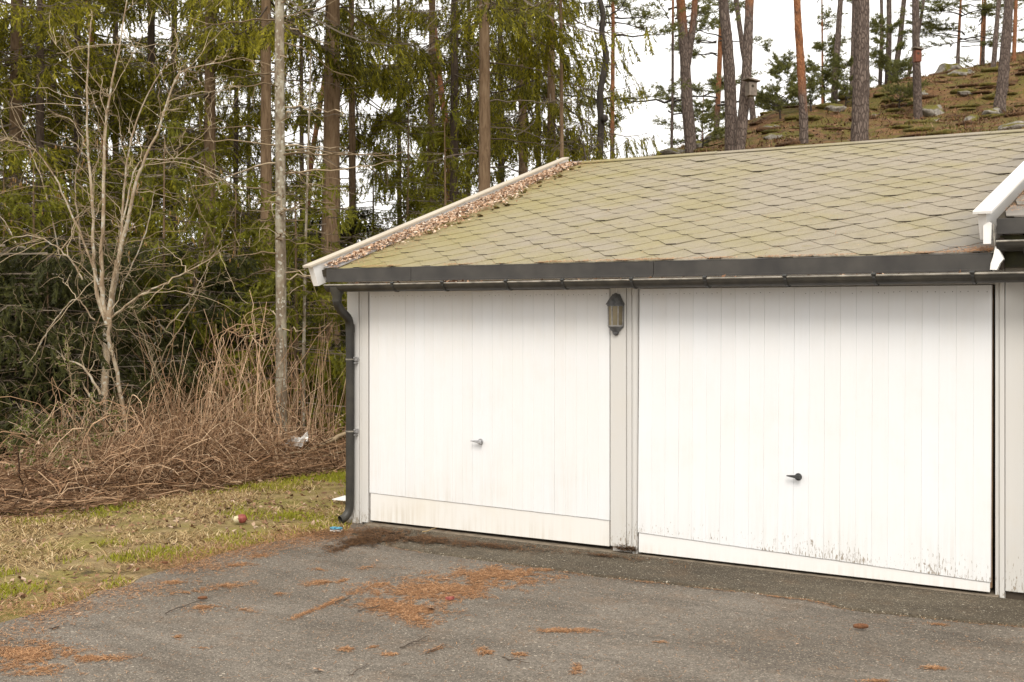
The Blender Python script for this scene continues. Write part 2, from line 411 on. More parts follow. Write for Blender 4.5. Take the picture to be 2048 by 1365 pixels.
def bark(name, c0, c1, c2, sx=9, sz=1.6, lichen=None, orange=False, plates=False):
    n = N(name); P = n.co('Object', (sx, sx, sz)); rnd = n.objrand()
    a = n.noise(P, 2.2, 6, 0.65, 0.4)
    if plates:
        wv = n.node('ShaderNodeVectorMath', operation='ADD'); nz_ = n.node('ShaderNodeTexNoise'); n.link(n.co('Object', (9, 9, 5)), nz_.inputs['Vector']); nz_.inputs['Scale'].default_value = 1.5
        n.link(n.co('Object', (22, 22, 6.5)), wv.inputs[0]); n.link(nz_.outputs['Color'], wv.inputs[1])
        v = n.voro(wv.outputs[0], 1.0, 'DISTANCE_TO_EDGE')
        h = n.ramp(v, [(0.0, 0.15), (0.20, 1)])
        c = n.mix(h, c0, n.ramp(a, [(0.3, c1), (0.7, c2)]))
    else:
        h = a; c = n.ramp(a, [(0.28, c0), (0.5, c1), (0.75, c2)])
    if lichen:
        l = n.voro(n.co('Object', (1, 1, 1)), 38, out='Color'); ln = n.noise(n.co('Object', (1, 1, 0.6)), 9, 5, 0.65)
        c = n.mix(n.math('MULTIPLY', n.ramp(ln, [(0.46, 0), (0.6, 1)]), 0.8), c, lichen)
        c = n.mix(n.math('GREATER_THAN', n.sep(l)[0], 0.90), c, (0.45, 0.43, 0.36))
    if orange:
        at_ = n.node('ShaderNodeAttribute', attribute_type='OBJECT', attribute_name='bark_line')
        z = n.sep(n.co('Object'))[2]
        zz = n.math('ADD', n.math('SUBTRACT', z, at_.outputs['Fac']), n.math('MULTIPLY', n.math('SUBTRACT', n.noise(n.co('Object', (3, 3, 1)), 1.6, 4), 0.5), 2.4))
        k = n.node('ShaderNodeMapRange'); n.link(zz, k.inputs[0]); k.inputs[1].default_value = -0.35; k.inputs[2].default_value = 0.45
        oc = n.ramp(n.noise(n.co('Object', (7, 7, 3)), 1.8, 5, 0.6), [(0.3, (0.15, 0.075, 0.045)), (0.5, (0.30, 0.125, 0.055)), (0.75, (0.38, 0.19, 0.10))])
        c = n.mix(k.outputs[0], c, oc)
    c = n.mix(n.math('MULTIPLY', rnd, 0.25), c, c0)
    n.col(c); n.rough(0.9); n.bump(h, 0.8, 0.02); return n.m
M['spruce_bark'] = bark('spruce_bark', (0.085, 0.052, 0.029), (0.185, 0.122, 0.070), (0.275, 0.195, 0.12))
M['shaded_bark'] = bark('shaded_spruce_bark', (0.035, 0.025, 0.018), (0.075, 0.054, 0.038), (0.12, 0.09, 0.065))  # spruce bark darkened: shade of the deeper forest put into the colour
M['pale_bark'] = bark('lichen_spruce_bark', (0.10, 0.075, 0.05), (0.21, 0.165, 0.115), (0.32, 0.265, 0.19), lichen=(0.40, 0.37, 0.28))
M['pine_bark'] = bark('pine_bark', (0.050, 0.036, 0.030), (0.135, 0.098, 0.082), (0.225, 0.178, 0.150), orange=True, plates=True)
M['alder_bark'] = bark('alder_bark', (0.17, 0.12, 0.075), (0.30, 0.22, 0.14), (0.40, 0.31, 0.21), lichen=(0.50, 0.44, 0.33))
M['dark_bark'] = bark('dark_bark', (0.025, 0.02, 0.017), (0.05, 0.042, 0.036), (0.09, 0.075, 0.062))

def foliage(name, stops, tr=0.35):
    n = N(name); i = n.island(); big = n.noise(n.pos(), 0.55, 3)
    f = n.math('ADD', n.math('MULTIPLY', i, 0.6), n.math('MULTIPLY', n.math('SUBTRACT', big, 0.3), 0.75), True)
    c = n.ramp(f, stops); n.col(c); n.rough(0.7); n.translucent(c, tr); return n.m
M['spruce'] = foliage('spruce_needles', [(0.0, (0.024, 0.023, 0.005)), (0.30, (0.078, 0.074, 0.006)), (0.62, (0.225, 0.205, 0.010)), (1.0, (0.40, 0.35, 0.024))])
M['spruce_l'] = foliage('spruce_needles_bright', [(0.0, (0.055, 0.058, 0.006)), (0.5, (0.155, 0.155, 0.010)), (1.0, (0.29, 0.265, 0.022))])
M['spruce_d'] = foliage('spruce_needles_shade_tint', [(0.0, (0.012, 0.013, 0.003)), (0.5, (0.034, 0.036, 0.006)), (1.0, (0.075, 0.075, 0.010))], 0.2)  # darker copy of the needles, understorey shade put into the colour
M['pine'] = foliage('pine_needles', [(0.0, (0.085, 0.092, 0.028)), (0.5, (0.155, 0.160, 0.044)), (1.0, (0.24, 0.235, 0.070))])
M['bud'] = foliage('bud_leaves', [(0.0, (0.07, 0.085, 0.015)), (1.0, (0.17, 0.20, 0.035))], 0.4)
M['grass'] = foliage('grass_blades', [(0.0, (0.17, 0.18, 0.014)), (0.45, (0.27, 0.275, 0.022)), (0.8, (0.37, 0.335, 0.045)), (1.0, (0.45, 0.36, 0.11))], 0.3)
def scatter(name, stops, rough=0.8):
    n = N(name); c = n.ramp(n.island(), stops); n.col(c); n.rough(rough); return n.m
M['straw'] = scatter('dry_straw', [(0, (0.14, 0.085, 0.038)), (0.4, (0.31, 0.21, 0.095)), (0.8, (0.46, 0.335, 0.17)), (1, (0.54, 0.43, 0.26))])
M['leaf'] = scatter('dead_leaves', [(0, (0.075, 0.04, 0.022)), (0.4, (0.19, 0.10, 0.055)), (0.75, (0.31, 0.185, 0.11)), (1, (0.48, 0.36, 0.26))])
M['hill_leaf'] = scatter('hill_litter', [(0, (0.03, 0.015, 0.008)), (0.4, (0.11, 0.052, 0.024)), (0.8, (0.20, 0.10, 0.048)), (1, (0.32, 0.20, 0.12))])
M['hill_green'] = scatter('hill_moss_tufts', [(0, (0.04, 0.04, 0.008)), (0.6, (0.115, 0.10, 0.016)), (1, (0.19, 0.15, 0.028))])
M['roof_leaf'] = scatter('roof_leaves', [(0, (0.17, 0.085, 0.04)), (0.3, (0.38, 0.23, 0.14)), (0.7, (0.52, 0.37, 0.26)), (1, (0.62, 0.52, 0.42))])
M['needle'] = scatter('fallen_needles', [(0, (0.09, 0.045, 0.022)), (0.3, (0.25, 0.118, 0.050)), (0.7, (0.39, 0.20, 0.09)), (1, (0.52, 0.32, 0.175))])
M['wet_needle'] = scatter('wet_needles', [(0, (0.035, 0.02, 0.01)), (0.6, (0.10, 0.05, 0.02)), (1, (0.22, 0.11, 0.045))])
M['cane'] = scatter('dead_canes', [(0, (0.045, 0.024, 0.012)), (0.4, (0.125, 0.066, 0.032)), (0.75, (0.235, 0.130, 0.068)), (1, (0.34, 0.215, 0.12))])
M['cane_light'] = scatter('pale_canes', [(0, (0.11, 0.058, 0.028)), (0.35, (0.30, 0.180, 0.10)), (0.7, (0.46, 0.30, 0.18)), (1, (0.60, 0.44, 0.29))])
M['twig'] = scatter('bare_twigs', [(0, (0.13, 0.09, 0.05)), (0.5, (0.27, 0.20, 0.12)), (1, (0.46, 0.37, 0.25))])
M['dead_twig'] = scatter('dead_spruce_twigs', [(0, (0.05, 0.036, 0.026)), (0.6, (0.115, 0.085, 0.06)), (1, (0.25, 0.21, 0.16))])
M['catkin'] = scatter('catkins', [(0, (0.20, 0.11, 0.035)), (1, (0.36, 0.21, 0.07))])
n = N('mossy_rock'); P = n.co('Object'); nz = n.sep(n.node('ShaderNodeNewGeometry').outputs['Normal'])[2]
a = n.noise(P, 4, 6, 0.65); moss = n.math('ADD', n.math('MULTIPLY', nz, 0.55), n.math('MULTIPLY', n.noise(n.pos(), 2.2, 5), 0.9))
c = n.ramp(a, [(0.3, (0.10, 0.09, 0.078)), (0.55, (0.27, 0.245, 0.21)), (0.75, (0.42, 0.38, 0.33))])
mc = n.ramp(n.noise(P, 14, 4), [(0.3, (0.065, 0.06, 0.012)), (0.7, (0.17, 0.145, 0.028))])
n.col(n.mix(n.ramp(moss, [(0.72, 0), (0.86, 1)]), c, mc)); n.rough(0.95); n.bump(a, 0.8, 0.05); M['rock'] = n.m
n = N('moss'); n.col(n.ramp(n.noise(n.pos(), 20, 5), [(0.3, (0.045, 0.046, 0.010)), (0.5, (0.13, 0.108, 0.024)), (0.7, (0.22, 0.165, 0.042))])); n.rough(0.95); n.bump(n.noise(n.pos(), 45, 4, .7), 1.0, .05); M['moss'] = n.m

n = N('heather'); P = n.pos(); n.col(n.ramp(n.noise(P, 26, 5, .7), [(0.3, (0.03, 0.018, 0.009)), (0.5, (0.11, 0.058, 0.026)), (0.72, (0.22, 0.125, 0.06))])); n.rough(0.95); n.bump(n.noise(P, 40, 4, .7), 1.0, .06); M['heather'] = n.m
# ------------------------------------------------------------------ terrain
def ground_z(X, Y):
    X = np.asarray(X, float); Y = np.asarray(Y, float)
    base = np.interp(Y, [7.9, 10, 13, 16, 20, 25, 33, 39, 60], [0, 0.9, 3.2, 4.9, 5.95, 7.0, 9.2, 11.2, 14])
    base = base + vnoise(X, Y, 2.2, 3) * 0.22 * smooth((Y - 8) / 5) + vnoise(X, Y, 6, 5) * 0.25 * smooth((Y - 8) / 5) + (vnoise(X, Y, 0.9, 15) * 0.07 + np.abs(vnoise(X, Y, 1.5, 17)) * 0.10) * smooth((Y - 9) / 4)
    crest = 8.6 + (X + 6) * 0.30 + 1.6 * np.clip(X + 2.1, 0, 9) - 0.42 * np.clip(-6.5 - X, 0, 9)
    crest = np.clip(crest, 0.0, 16)
    k = 0.9; hh = np.clip(0.5 + 0.5 * (crest - base) / k, 0, 1)
    h = crest * (1 - hh) + base * hh - k * hh * (1 - hh)
    h = np.maximum(h, 0) * smooth((X + 13.5) / 5) * smooth((Y - 7.7) / 1.5)
    h = h * (1 - 0.045 * smooth((-X - 5.0) / 2.5))
    h = h * (1 - 0.7 * smooth((Y - 46) / 60))
    left = -0.05 * np.clip(-X - 4.0, 0, 60) + vnoise(X, Y, 3, 9) * 0.10 * smooth((-X - 3) / 3)
    bump = vnoise(X, Y, 0.9, 1) * 0.018 + vnoise(X, Y, 0.35, 2) * 0.008
    lawn = smooth((-X - 0.2) / 0.5) * smooth((X + 60) / 10)
    return h + left - 0.012 + bump * lawn
def axis(lo, hi, steps):
    out = [lo]
    while out[-1] < hi:
        x = out[-1]; st = next(s for a, b, s in steps if a <= x < b); out.append(x + st)
    return np.array(out)
gx = axis(-400, 300, [(-400, -60, 25), (-60, -20, 2.0), (-20, -4, 0.5), (-4, 0.5, 0.11), (0.5, 12, 0.5), (12, 40, 2), (40, 301, 25)])
gy = axis(-200, 420, [(-200, -20, 20), (-20, -6, 1.0), (-6, 4.2, 0.11), (4.2, 46, 0.42), (46, 80, 3), (80, 421, 25)])
GX, GY = np.meshgrid(gx, gy); GZ = ground_z(GX, GY)
GZ = np.where((GX > -0.2) & (GY < 7.7), -0.03, GZ)
nx, ny = len(gx), len(gy); idx = np.arange(nx * ny).reshape(ny, nx)
q = np.stack([idx[:-1, :-1], idx[:-1, 1:], idx[1:, 1:], idx[1:, :-1]], -1).reshape(-1, 4)
o = obj('ground', mesh_np('ground', np.stack([GX, GY, GZ], -1), quads=q, mats=[M['ground']], smooth_=True))
tag(o, 'lawn and forest floor with dry straw, moss and leaf litter', None, None, 'structure')

# asphalt driveway: outline from the lawn edge in the photograph (on the ground plane) and far beyond the frame
rng = np.random.default_rng(5)
edge_px = [(-260, 1330), (-120, 1290), (0, 1247), (120, 1213), (220, 1180), (300, 1152), (380, 1128), (440, 1108), (520, 1090), (590, 1076), (650, 1066), (700, 1061)]
E = np.array([on_z(*p) for p in edge_px])[:, :2]
E = resample(np.c_[E, np.zeros(len(E))], 120)[:, :2]
E += np.c_[vnoise(E[:, 0], E[:, 1], 0.25, 4), vnoise(E[:, 0], E[:, 1], 0.2, 8)] * 0.045
E[-1] = (0.06, -0.02)
polyline = [(-12, -40), (-6.5, -12)] + [tuple(e) for e in E] + [(0.2, 0.25), (14, 0.25), (40, -3), (40, -40)]
bm = bmesh.new(); vs_ = [bm.verts.new((x, y, 0.0)) for x, y in polyline]; f = bm.faces.new(vs_)
if f.normal.z < 0: f.normal_flip()
f.normal_update()
if f.normal.z < 0: bmesh.ops.reverse_faces(bm, faces=[f])
bmesh.ops.triangulate(bm, faces=bm.faces[:])
me = bpy.data.meshes.new('driveway'); bm.to_mesh(me); bm.free(); me.materials.append(M['asphalt'])
tag(obj('driveway', me), 'weathered grey asphalt driveway in front of the garage', None, None, 'structure')
# darker, thicker asphalt apron against the garage
ap_px = [(700, 1072), (760, 1090), (830, 1104), (930, 1118), (1020, 1130), (1110, 1142), (1200, 1155), (1300, 1166), (1400, 1177), (1500, 1188), (1560, 1196), (1640, 1206), (1680, 1219), (1760, 1229), (1860, 1240), (1950, 1248), (2048, 1257), (2250, 1280)]
A = resample(np.c_[np.array([on_z(*p) for p in ap_px])[:, :2], np.zeros(len(ap_px))], 140)
A[:, 1] += vnoise(A[:, 0], A[:, 0] * 0 + 1, 0.12, 3) * 0.016 + vnoise(A[:, 0], A[:, 0] * 0 + 4, 0.04, 3) * 0.007
mb = MB(); k = len(A)
top0 = np.c_[A[:, 0], A[:, 1] + 0.025, np.full(k, 0.016)]; low = np.c_[A[:, 0], A[:, 1], np.full(k, -0.01)]
wall = np.c_[A[:, 0], np.full(k, -0.0855), np.full(k, 0.0185)]
V = np.concatenate([low, top0, wall]); I = np.arange(k - 1)
mb.add(V, quads=np.concatenate([np.stack([I, I + 1, I + 1 + k, I + k], 1), np.stack([I + k, I + 1 + k, I + 1 + 2 * k, I + 2 * k], 1)]))
tag(mb.build('asphalt_apron', M['apron'], fix=True), 'darker asphalt strip along the garage doors', None, None, 'structure')

# ------------------------------------------------------------------ the garage
G = empty('garage', (0, 0, 0)); tag(G, 'white double garage with hexagon shingle roof and two tilt-up doors', 'garage')
EY, EZ = -0.25, 2.15; RY, RZ = 3.79, 3.42
SL = math.atan2(RZ - EZ, RY - EY); SLEN = math.hypot(RZ - EZ, RY - EY)
SU = np.array([0, math.cos(SL), math.sin(SL)]); SN = np.array([0, -math.sin(SL), math.cos(SL)])
XL, XR = -0.10, 5.36
def roofp(x, s, h=0.0, z0=0.0):
    return np.array([x, EY, EZ + z0]) + SU * s + SN * h
LD = (0.248, 2.557); RD = (2.809, 5.305); DTOP = 1.965
# walls (as separate wall parts)
def gable(x0, x1, name, z0=0.0):
    b = MB(); b.prism([(0.0, -0.03), (7.58, -0.03), (7.58, 2.17 + z0), (RY, RZ - 0.07 + z0), (0.0, 2.17 + z0)], 0, x0, x1)
    return b
gable(0.0, 0.10, 'w').build('gable_wall', M['trim_paint'], G)
gable(5.35, 5.43, 'w').build('party_wall', M['dark_wood'], G)
MB().box((0.10, 7.48, -0.03), (5.35, 7.58, 2.17)).build('back_wall', M['dark_wood'], G)
MB().box((0.10, 0.02, -0.02), (5.35, 7.48, 0.0)).build('floor_slab', M['concrete'], G)
MB().box((0.101, 0.02, DTOP + 0.005), (5.349, 0.10, 2.16)).build('lintel', M['trim_paint'], G)
MB().box((0.02, -0.235, 2.045), (XR, 0.02, 2.06)).build('soffit', M['kick_cream'], G)
MB().box((0.24, -0.085, -0.02), (5.345, 0.13, 0.019)).build('threshold', M['concrete'], G, bevel=0.004)
# corner post, mullion post and jamb: separate boards
def board(lo, hi, name='post_board', m='trim_paint', bev=0.005):
    return MB().box(lo, hi).build(name, M[m], G, bevel=bev)
board((0.003, -0.022, 0.0), (0.130, 0.0, 2.04), 'corner_board')
board((0.133, -0.014, 0.0), (0.160, 0.06, 2.04), 'trim_strip')
board((0.163, -0.020, 0.015), (0.232, 0.06, 2.04), 'jamb')
board((2.570, -0.034, 0.055), (2.700, -0.006, 2.04), 'post_board')
board((2.575, -0.006, 0.0), (2.80, 0.10, 2.04), 'post_core')
board((2.703, -0.024, 0.02), (2.744, -0.006, 2.04), 'trim_strip')
MB().tube([(2.770, -0.012, 0.0), (2.770, -0.012, 1.0), (2.770, -0.012, 2.04)], [0.026] * 3, 14, caps=True).build('jamb', M['trim_paint'], G, smooth_=True)
board((5.318, -0.014, 0.0), (5.345, 0.08, 2.04), 'jamb')
# ---- doors: every board a piece
def door(x0, x1, nb, seam0, seam1, bot0, bot1, tilt, mat, kick, hand, hmat, tiny):
    D = empty('garage_door', (x0, 0, 0), G)
    w = (x1 - x0) / nb; r = random.Random(int(x0 * 100))
    yof = lambda z: -tilt * (DTOP - z) / DTOP
    for i in range(nb):
        a = x0 + i * w; b = a + w; g = 0.0002
        sa = seam0 + (seam1 - seam0) * (i / nb) + r.uniform(-0.001, 0.001); sb = seam0 + (seam1 - seam0) * ((i + 1) / nb) + r.uniform(-0.001, 0.001)
        pr = r.uniform(0, 0.0012)
        m_ = MB(); c = 0.0022 * r.choice((.45, .6, .8, 1.0))
        # board with chamfered long edges
        yt = yof(DTOP); ya, yb = yof(sa), yof(sb)
        ft, fa, fb = -0.020 - pr + yt, -0.020 - pr + ya, -0.020 - pr + yb
        V = [(a + g, yt, DTOP), (a + g, ft + c, DTOP), (a + g + c, ft, DTOP), (b - g - c, ft, DTOP), (b - g, ft + c, DTOP), (b - g, yt, DTOP),
             (a + g, ya, sa), (a + g, fa + c, sa), (a + g + c, fa, sa), (b - g - c, fb, sb), (b - g, fb + c, sb), (b - g, yb, sb)]
        m_.add(V, quads=[(j, j + 1, j + 7, j + 6) for j in range(5)] + [(5, 0, 6, 11)], tris=[(0, 5, 1), (1, 5, 4), (1, 4, 2), (2, 4, 3), (6, 7, 11), (7, 10, 11), (7, 8, 10), (8, 9, 10)])
        m_.build('board', M[mat], D)
    # backing frame, so that no light comes through the joints
    b = MB(); b.hexa([(x0, 0.002 + yof(0.02), 0.06), (x1, 0.002 + yof(0.02), 0.06), (x1, 0.035 + yof(0.02), 0.06), (x0, 0.035 + yof(0.02), 0.06),
                      (x0, 0.002, DTOP), (x1, 0.002, DTOP), (x1, 0.035, DTOP), (x0, 0.035, DTOP)])
    b.build('door_frame', M['raw_wood'], D)
    kb = MB(); e = 0.006
    kb.hexa([(x0 + e, yof(0) - 0.014, bot0), (x1 - e, yof(0) - 0.014, bot1), (x1 - e, yof(0) + 0.0, bot1), (x0 + e, yof(0) + 0.0, bot0),
             (x0 + e, yof(seam0) - 0.014, seam0 - 0.003), (x1 - e, yof(seam1) - 0.014, seam1 - 0.003), (x1 - e, yof(seam1), seam1 - 0.003), (x0 + e, yof(seam0), seam0 - 0.003)])
    kb.build('kick_board', M[kick], D, bevel=0.003)
    # T handle
    hx, hz = hand; y0 = -0.022 + yof(hz)
    h = MB(); h.tube([(hx + 0.015, y0, hz), (hx + 0.015, y0 - 0.006, hz)], [0.026, 0.024], 14, caps=True)
    hp = h.build('handle', M[hmat], D, smooth_=False)
    g = MB(); g.tube([(hx + 0.012, y0 - 0.004, hz), (hx + 0.012, y0 - 0.035, hz)], [0.011, 0.011], 10, caps=True)
    g.hexa([(hx - 0.055, y0 - 0.044, hz + 0.004), (hx + 0.045, y0 - 0.046, hz - 0.012), (hx + 0.045, y0 - 0.028, hz - 0.012), (hx - 0.055, y0 - 0.034, hz + 0.002),
            (hx - 0.055, y0 - 0.042, hz + 0.012), (hx + 0.042, y0 - 0.044, hz + 0.018), (hx + 0.042, y0 - 0.028, hz + 0.018), (hx - 0.055, y0 - 0.034, hz + 0.010)])
    g.build('grip', M[hmat], hp, bevel=0.003)
    if tiny:
        nb_ = MB(); r2 = random.Random(3)
        for i in range(nb):
            for fx in (0.3, 0.72):
                if r2.random() < 0.85:
                    xx = x0 + (i + fx + r2.uniform(-.06, .06)) * w; zz = DTOP - 0.04 + r2.uniform(-.006, .006)
                    nb_.lathe([(0.0028, 0), (0.0, 0.0012)], (0, 0, 0), 6)
                    v = nb_.v[-1]; nb_.v[-1] = np.c_[v[:, 0] + xx, -0.0228 - v[:, 2], v[:, 1] + zz]
        t_ = nb_.build('nail_heads', M['dark_metal'], D); t_['kind'] = 'stuff'
    return D
HL = on_y(957, 884, -0.03); HR = on_y(1592, 954, -0.05)
d1 = door(LD[0], LD[1], 24, 0.272, 0.243, 0.038, 0.046, 0.0, 'door_paint', 'kick_cream', (HL[0], HL[2]), 'steel', True)
d1['label'] = 'left white board door with tall kick board and pale handle'
d2 = door(RD[0], RD[1] - 0.005, 23, 0.182, 0.100, 0.036, 0.036, 0.035, 'door_paint2', 'kick_paint', (HR[0], HR[2]), 'dark_metal', True)
d2['label'] = 'right white board door with flaking foot and black handle'

# ---- roof: deck, hexagon shingles, ridge cap, flashing, barge board
deck = MB()
deck.hexa([roofp(XL + 0.02, 0.0, -0.06), roofp(XR, 0.0, -0.06), roofp(XR, SLEN, -0.06), roofp(XL + 0.02, SLEN, -0.06),
           roofp(XL + 0.02, 0.0, -0.004), roofp(XR, 0.0, -0.004), roofp(XR, SLEN, -0.004), roofp(XL + 0.02, SLEN, -0.004)])
deck = deck.build('roof_deck', M['shingle_edge'], G)
bk = MB(); zb = RZ - 0.062
bk.hexa([(XL + .02, RY + .002, RZ - .06), (XR, RY + .002, RZ - .06), (XR, RY + 4.0, EZ - .06), (XL + .02, RY + 4.0, EZ - .06),
         (XL + .02, RY + .002, RZ - .004), (XR, RY + .002, RZ - .004), (XR, RY + 4.0, EZ - .004), (XL + .02, RY + 4.0, EZ - .004)])
bk.build('rear_roof_slope', M['shingle'], G)
TW, TE = 0.356, 0.1445
def tab_geo(x, s, r, x0=XL + 0.03, x1=XR - 0.003, smax=SLEN - 0.05):
    """one hexagon tab, clipped to the roof"""
    h0 = 0.0095 + r.uniform(0, 0.005) + (r.uniform(.002, .006) if r.random() < .05 else 0); h1 = 0.003; th = 0.0062
    hw = TW / 2 - 0.0015; bw = TW * 0.125
    pts = [(-bw, 0), (bw, 0), (hw, TE * 1.0), (hw, TE * 2.15), (-hw, TE * 2.15), (-hw, TE * 1.0)]
    out = []
    for dx, ds in pts:
        out.append((min(max(x + dx + (r.uniform(-.006, .006) if ds < TE * .5 else 0), x0), x1), min(max(s + ds + r.uniform(-.006, .006), 0.0), smax)))
    V = []
    for dh in (0, -th):
        for (px_, ps_) in out:
            f = (ps_ - s) / (TE * 2.15); V.append(roofp(px_, ps_, h0 + (h1 - h0) * f + dh))
    return V
tabs = []; rr = random.Random(8)
ncourse = int(SLEN / TE) + 1
for c in range(-1, ncourse):
    s = c * TE + 0.02
    off = (c % 2) * TW / 2 + 0.04
    for i in range(-1, int((XR - XL) / TW) + 2):
        x = XL + off + i * TW
        if x - TW / 2 > XR - 0.03 or x + TW / 2 < XL + 0.05: continue
        V = np.array(tab_geo(x, s, rr))
        if s + TE * 1.2 > SLEN: continue
        cen = V[:6].mean(0) - CAMP; dep = cen @ FWD; ux = cen @ RGT / dep
        size = (1 / dep ** 2) if -0.39 < ux < 0.39 else 0
        tabs.append((size, V))
tabs.sort(key=lambda t: -t[0])
TQ = [(i, (i + 1) % 6, (i + 1) % 6 + 6, i + 6) for i in range(6)]
TT = [(0, 1, 2), (0, 2, 5), (2, 3, 5), (3, 4, 5), (6, 8, 7), (6, 11, 8), (8, 11, 9), (9, 11, 10)]
rest = MB()
for i, (sz, V) in enumerate(tabs):
    if i < 300:
        b = MB(); b.add(V, TT, TQ[1:]); b.add(V, None, TQ[:1], 1); b.build('shingle', [M['shingle'], M['shingle_edge']], deck, fix=False)
    else: rest.add(V, TT, TQ[1:]); rest.add(V, None, TQ[:1], 1)
t_ = rest.build('far_shingles', [M['shingle'], M['shingle_edge']], deck, fix=False); t_['kind'] = 'stuff'
rc = MB(); x = XL + 0.02
rr = random.Random(2)
while x < XR - 0.02:
    x2 = min(x + 0.9, XR - 0.002)
    b = MB(); hh = 0.018 + rr.uniform(0, .004)
    b.hexa([roofp(x, SLEN - 0.10, 0.012), roofp(x2 - .004, SLEN - 0.10, 0.012), roofp(x2 - .004, SLEN + 0.008, 0.012), roofp(x, SLEN + 0.008, 0.012),
            roofp(x, SLEN - 0.10, hh), roofp(x2 - .004, SLEN - 0.10, hh), roofp(x2 - .004, SLEN + 0.008, hh), roofp(x, SLEN + 0.008, hh)])
    b.build('ridge_shingle', M['shingle'], deck, fix=True)
    x = x2
fl = MB(); fl.hexa([roofp(XL + .045, 0.0, 0.013), roofp(0.10, 0.0, 0.013), roofp(0.10, SLEN, 0.022), roofp(XL + .045, SLEN, 0.022),
                    roofp(XL + .045, 0.0, 0.0175), roofp(0.10, 0.0, 0.0175), roofp(0.10, SLEN, 0.026), roofp(XL + .045, SLEN, 0.026)])
fl.build('edge_flashing', M['grey_felt'], deck)
# barge boards: face board plus cap plank
def barge(x0, x1, xc0, xc1, z0, parent, s0=-0.10, s1=None, mc='barge'):
    s1 = s1 if s1 is not None else SLEN + 0.02
    b = MB(); b.hexa([roofp(x0, s0 + .02, -0.12, z0), roofp(x1, s0 + .02, -0.12, z0), roofp(x1, s1, -0.12, z0), roofp(x0, s1, -0.12, z0),
                      roofp(x0, s0, 0.055, z0), roofp(x1, s0, 0.055, z0), roofp(x1, s1, 0.055, z0), roofp(x0, s1, 0.055, z0)])
    b.build('barge_board', M['barge'], parent, bevel=0.002)
    c = MB(); c.hexa([roofp(xc0, s0 - .04, 0.057, z0), roofp(xc1, s0 - .04, 0.057, z0), roofp(xc1, s1, 0.057, z0), roofp(xc0, s1, 0.057, z0),
                      roofp(xc0, s0 - .04, 0.076, z0), roofp(xc1, s0 - .04, 0.076, z0), roofp(xc1, s1, 0.076, z0), roofp(xc0, s1, 0.076, z0)])
    return c.build('barge_cap', M[mc], parent, bevel=0.002)
barge(-0.135, -0.08, -0.155, -0.065, 0.0, G, mc='barge_old')
# fascia in three lengths with folded foot
fx = [-0.02, on_y(822, 550, -0.26)[0], on_y(1307, 540, -0.26)[0], XR]
for a, b in zip(fx[:-1], fx[1:]):
    m_ = MB(); m_.box((a + .002, -0.262, 2.044), (b - .002, -0.252, 2.150)); m_.box((a + .003, -0.272, 2.044), (b - .003, -0.2622, 2.058))
    m_.hexa([(a + .002, -0.262, 2.1505), (b - .002, -0.262, 2.1505), (b - .002, -0.2, 2.165), (a + .002, -0.2, 2.165), (a + .002, -0.262, 2.1535), (b - .002, -0.262, 2.1535), (b - .002, -0.2, 2.168), (a + .002, -0.2, 2.168)])
    m_.build('fascia', M['fascia'], G, bevel=0.0015)
# gutter: half round with rolled lip
def gutter(x0, x1, yc, ztop, r, parent, za=0.0):
    b = MB(); k = 14; an = np.pi + np.pi * np.arange(k + 1) / k
    V = []; 
    for x in (x0, x1):
        dz = za * (x - x0)
        for rr_ in (r, r - 0.004):
            V.append(np.c_[np.full(k + 1, x), yc + rr_ * np.cos(an), ztop + dz + rr_ * np.sin(an)])
    n_ = k + 1; q = []
    V = np.concatenate(V)
    for i in range(k):
        q += [(i, i + 1, 2 * n_ + i + 1, 2 * n_ + i), (n_ + i, n_ + i + 1, 3 * n_ + i + 1, 3 * n_ + i), (i, i + 1, n_ + i + 1, n_ + i), (2 * n_ + i, 2 * n_ + i + 1, 3 * n_ + i + 1, 3 * n_ + i)]
    b.add(V, quads=q)
    # end caps
    for x, dz in ((x0, 0), (x1, za * (x1 - x0))):
        P = np.c_[np.full(n_, x), yc + r * np.cos(an), ztop + dz + r * np.sin(an)]
        b.add(np.vstack([P, [[x, yc, ztop + dz]]]), tris=[(i, i + 1, n_) for i in range(k)])
    g_ = b.build('gutter', M['gutter'], parent, smooth_=False)
    l = MB(); l.tube([(x0, yc - r, ztop), ((x0 + x1) / 2, yc - r, ztop + za * (x1 - x0) / 2), (x1, yc - r, ztop + za * (x1 - x0))], [0.0068] * 3, 10, caps=True)
    l.build('rolled_lip', M['lip'], g_, smooth_=True)
    return g_
gl = on_y(648, 571, -0.345); gr_ = on_y(2046, 546, -0.345)
GR = 0.056; GYc = -0.345 + GR
gsl = (gr_[2] - gl[2]) / (gr_[0] - gl[0])
gut = gutter(gl[0], gr_[0] + 0.25, GYc, gl[2], GR, G, gsl)
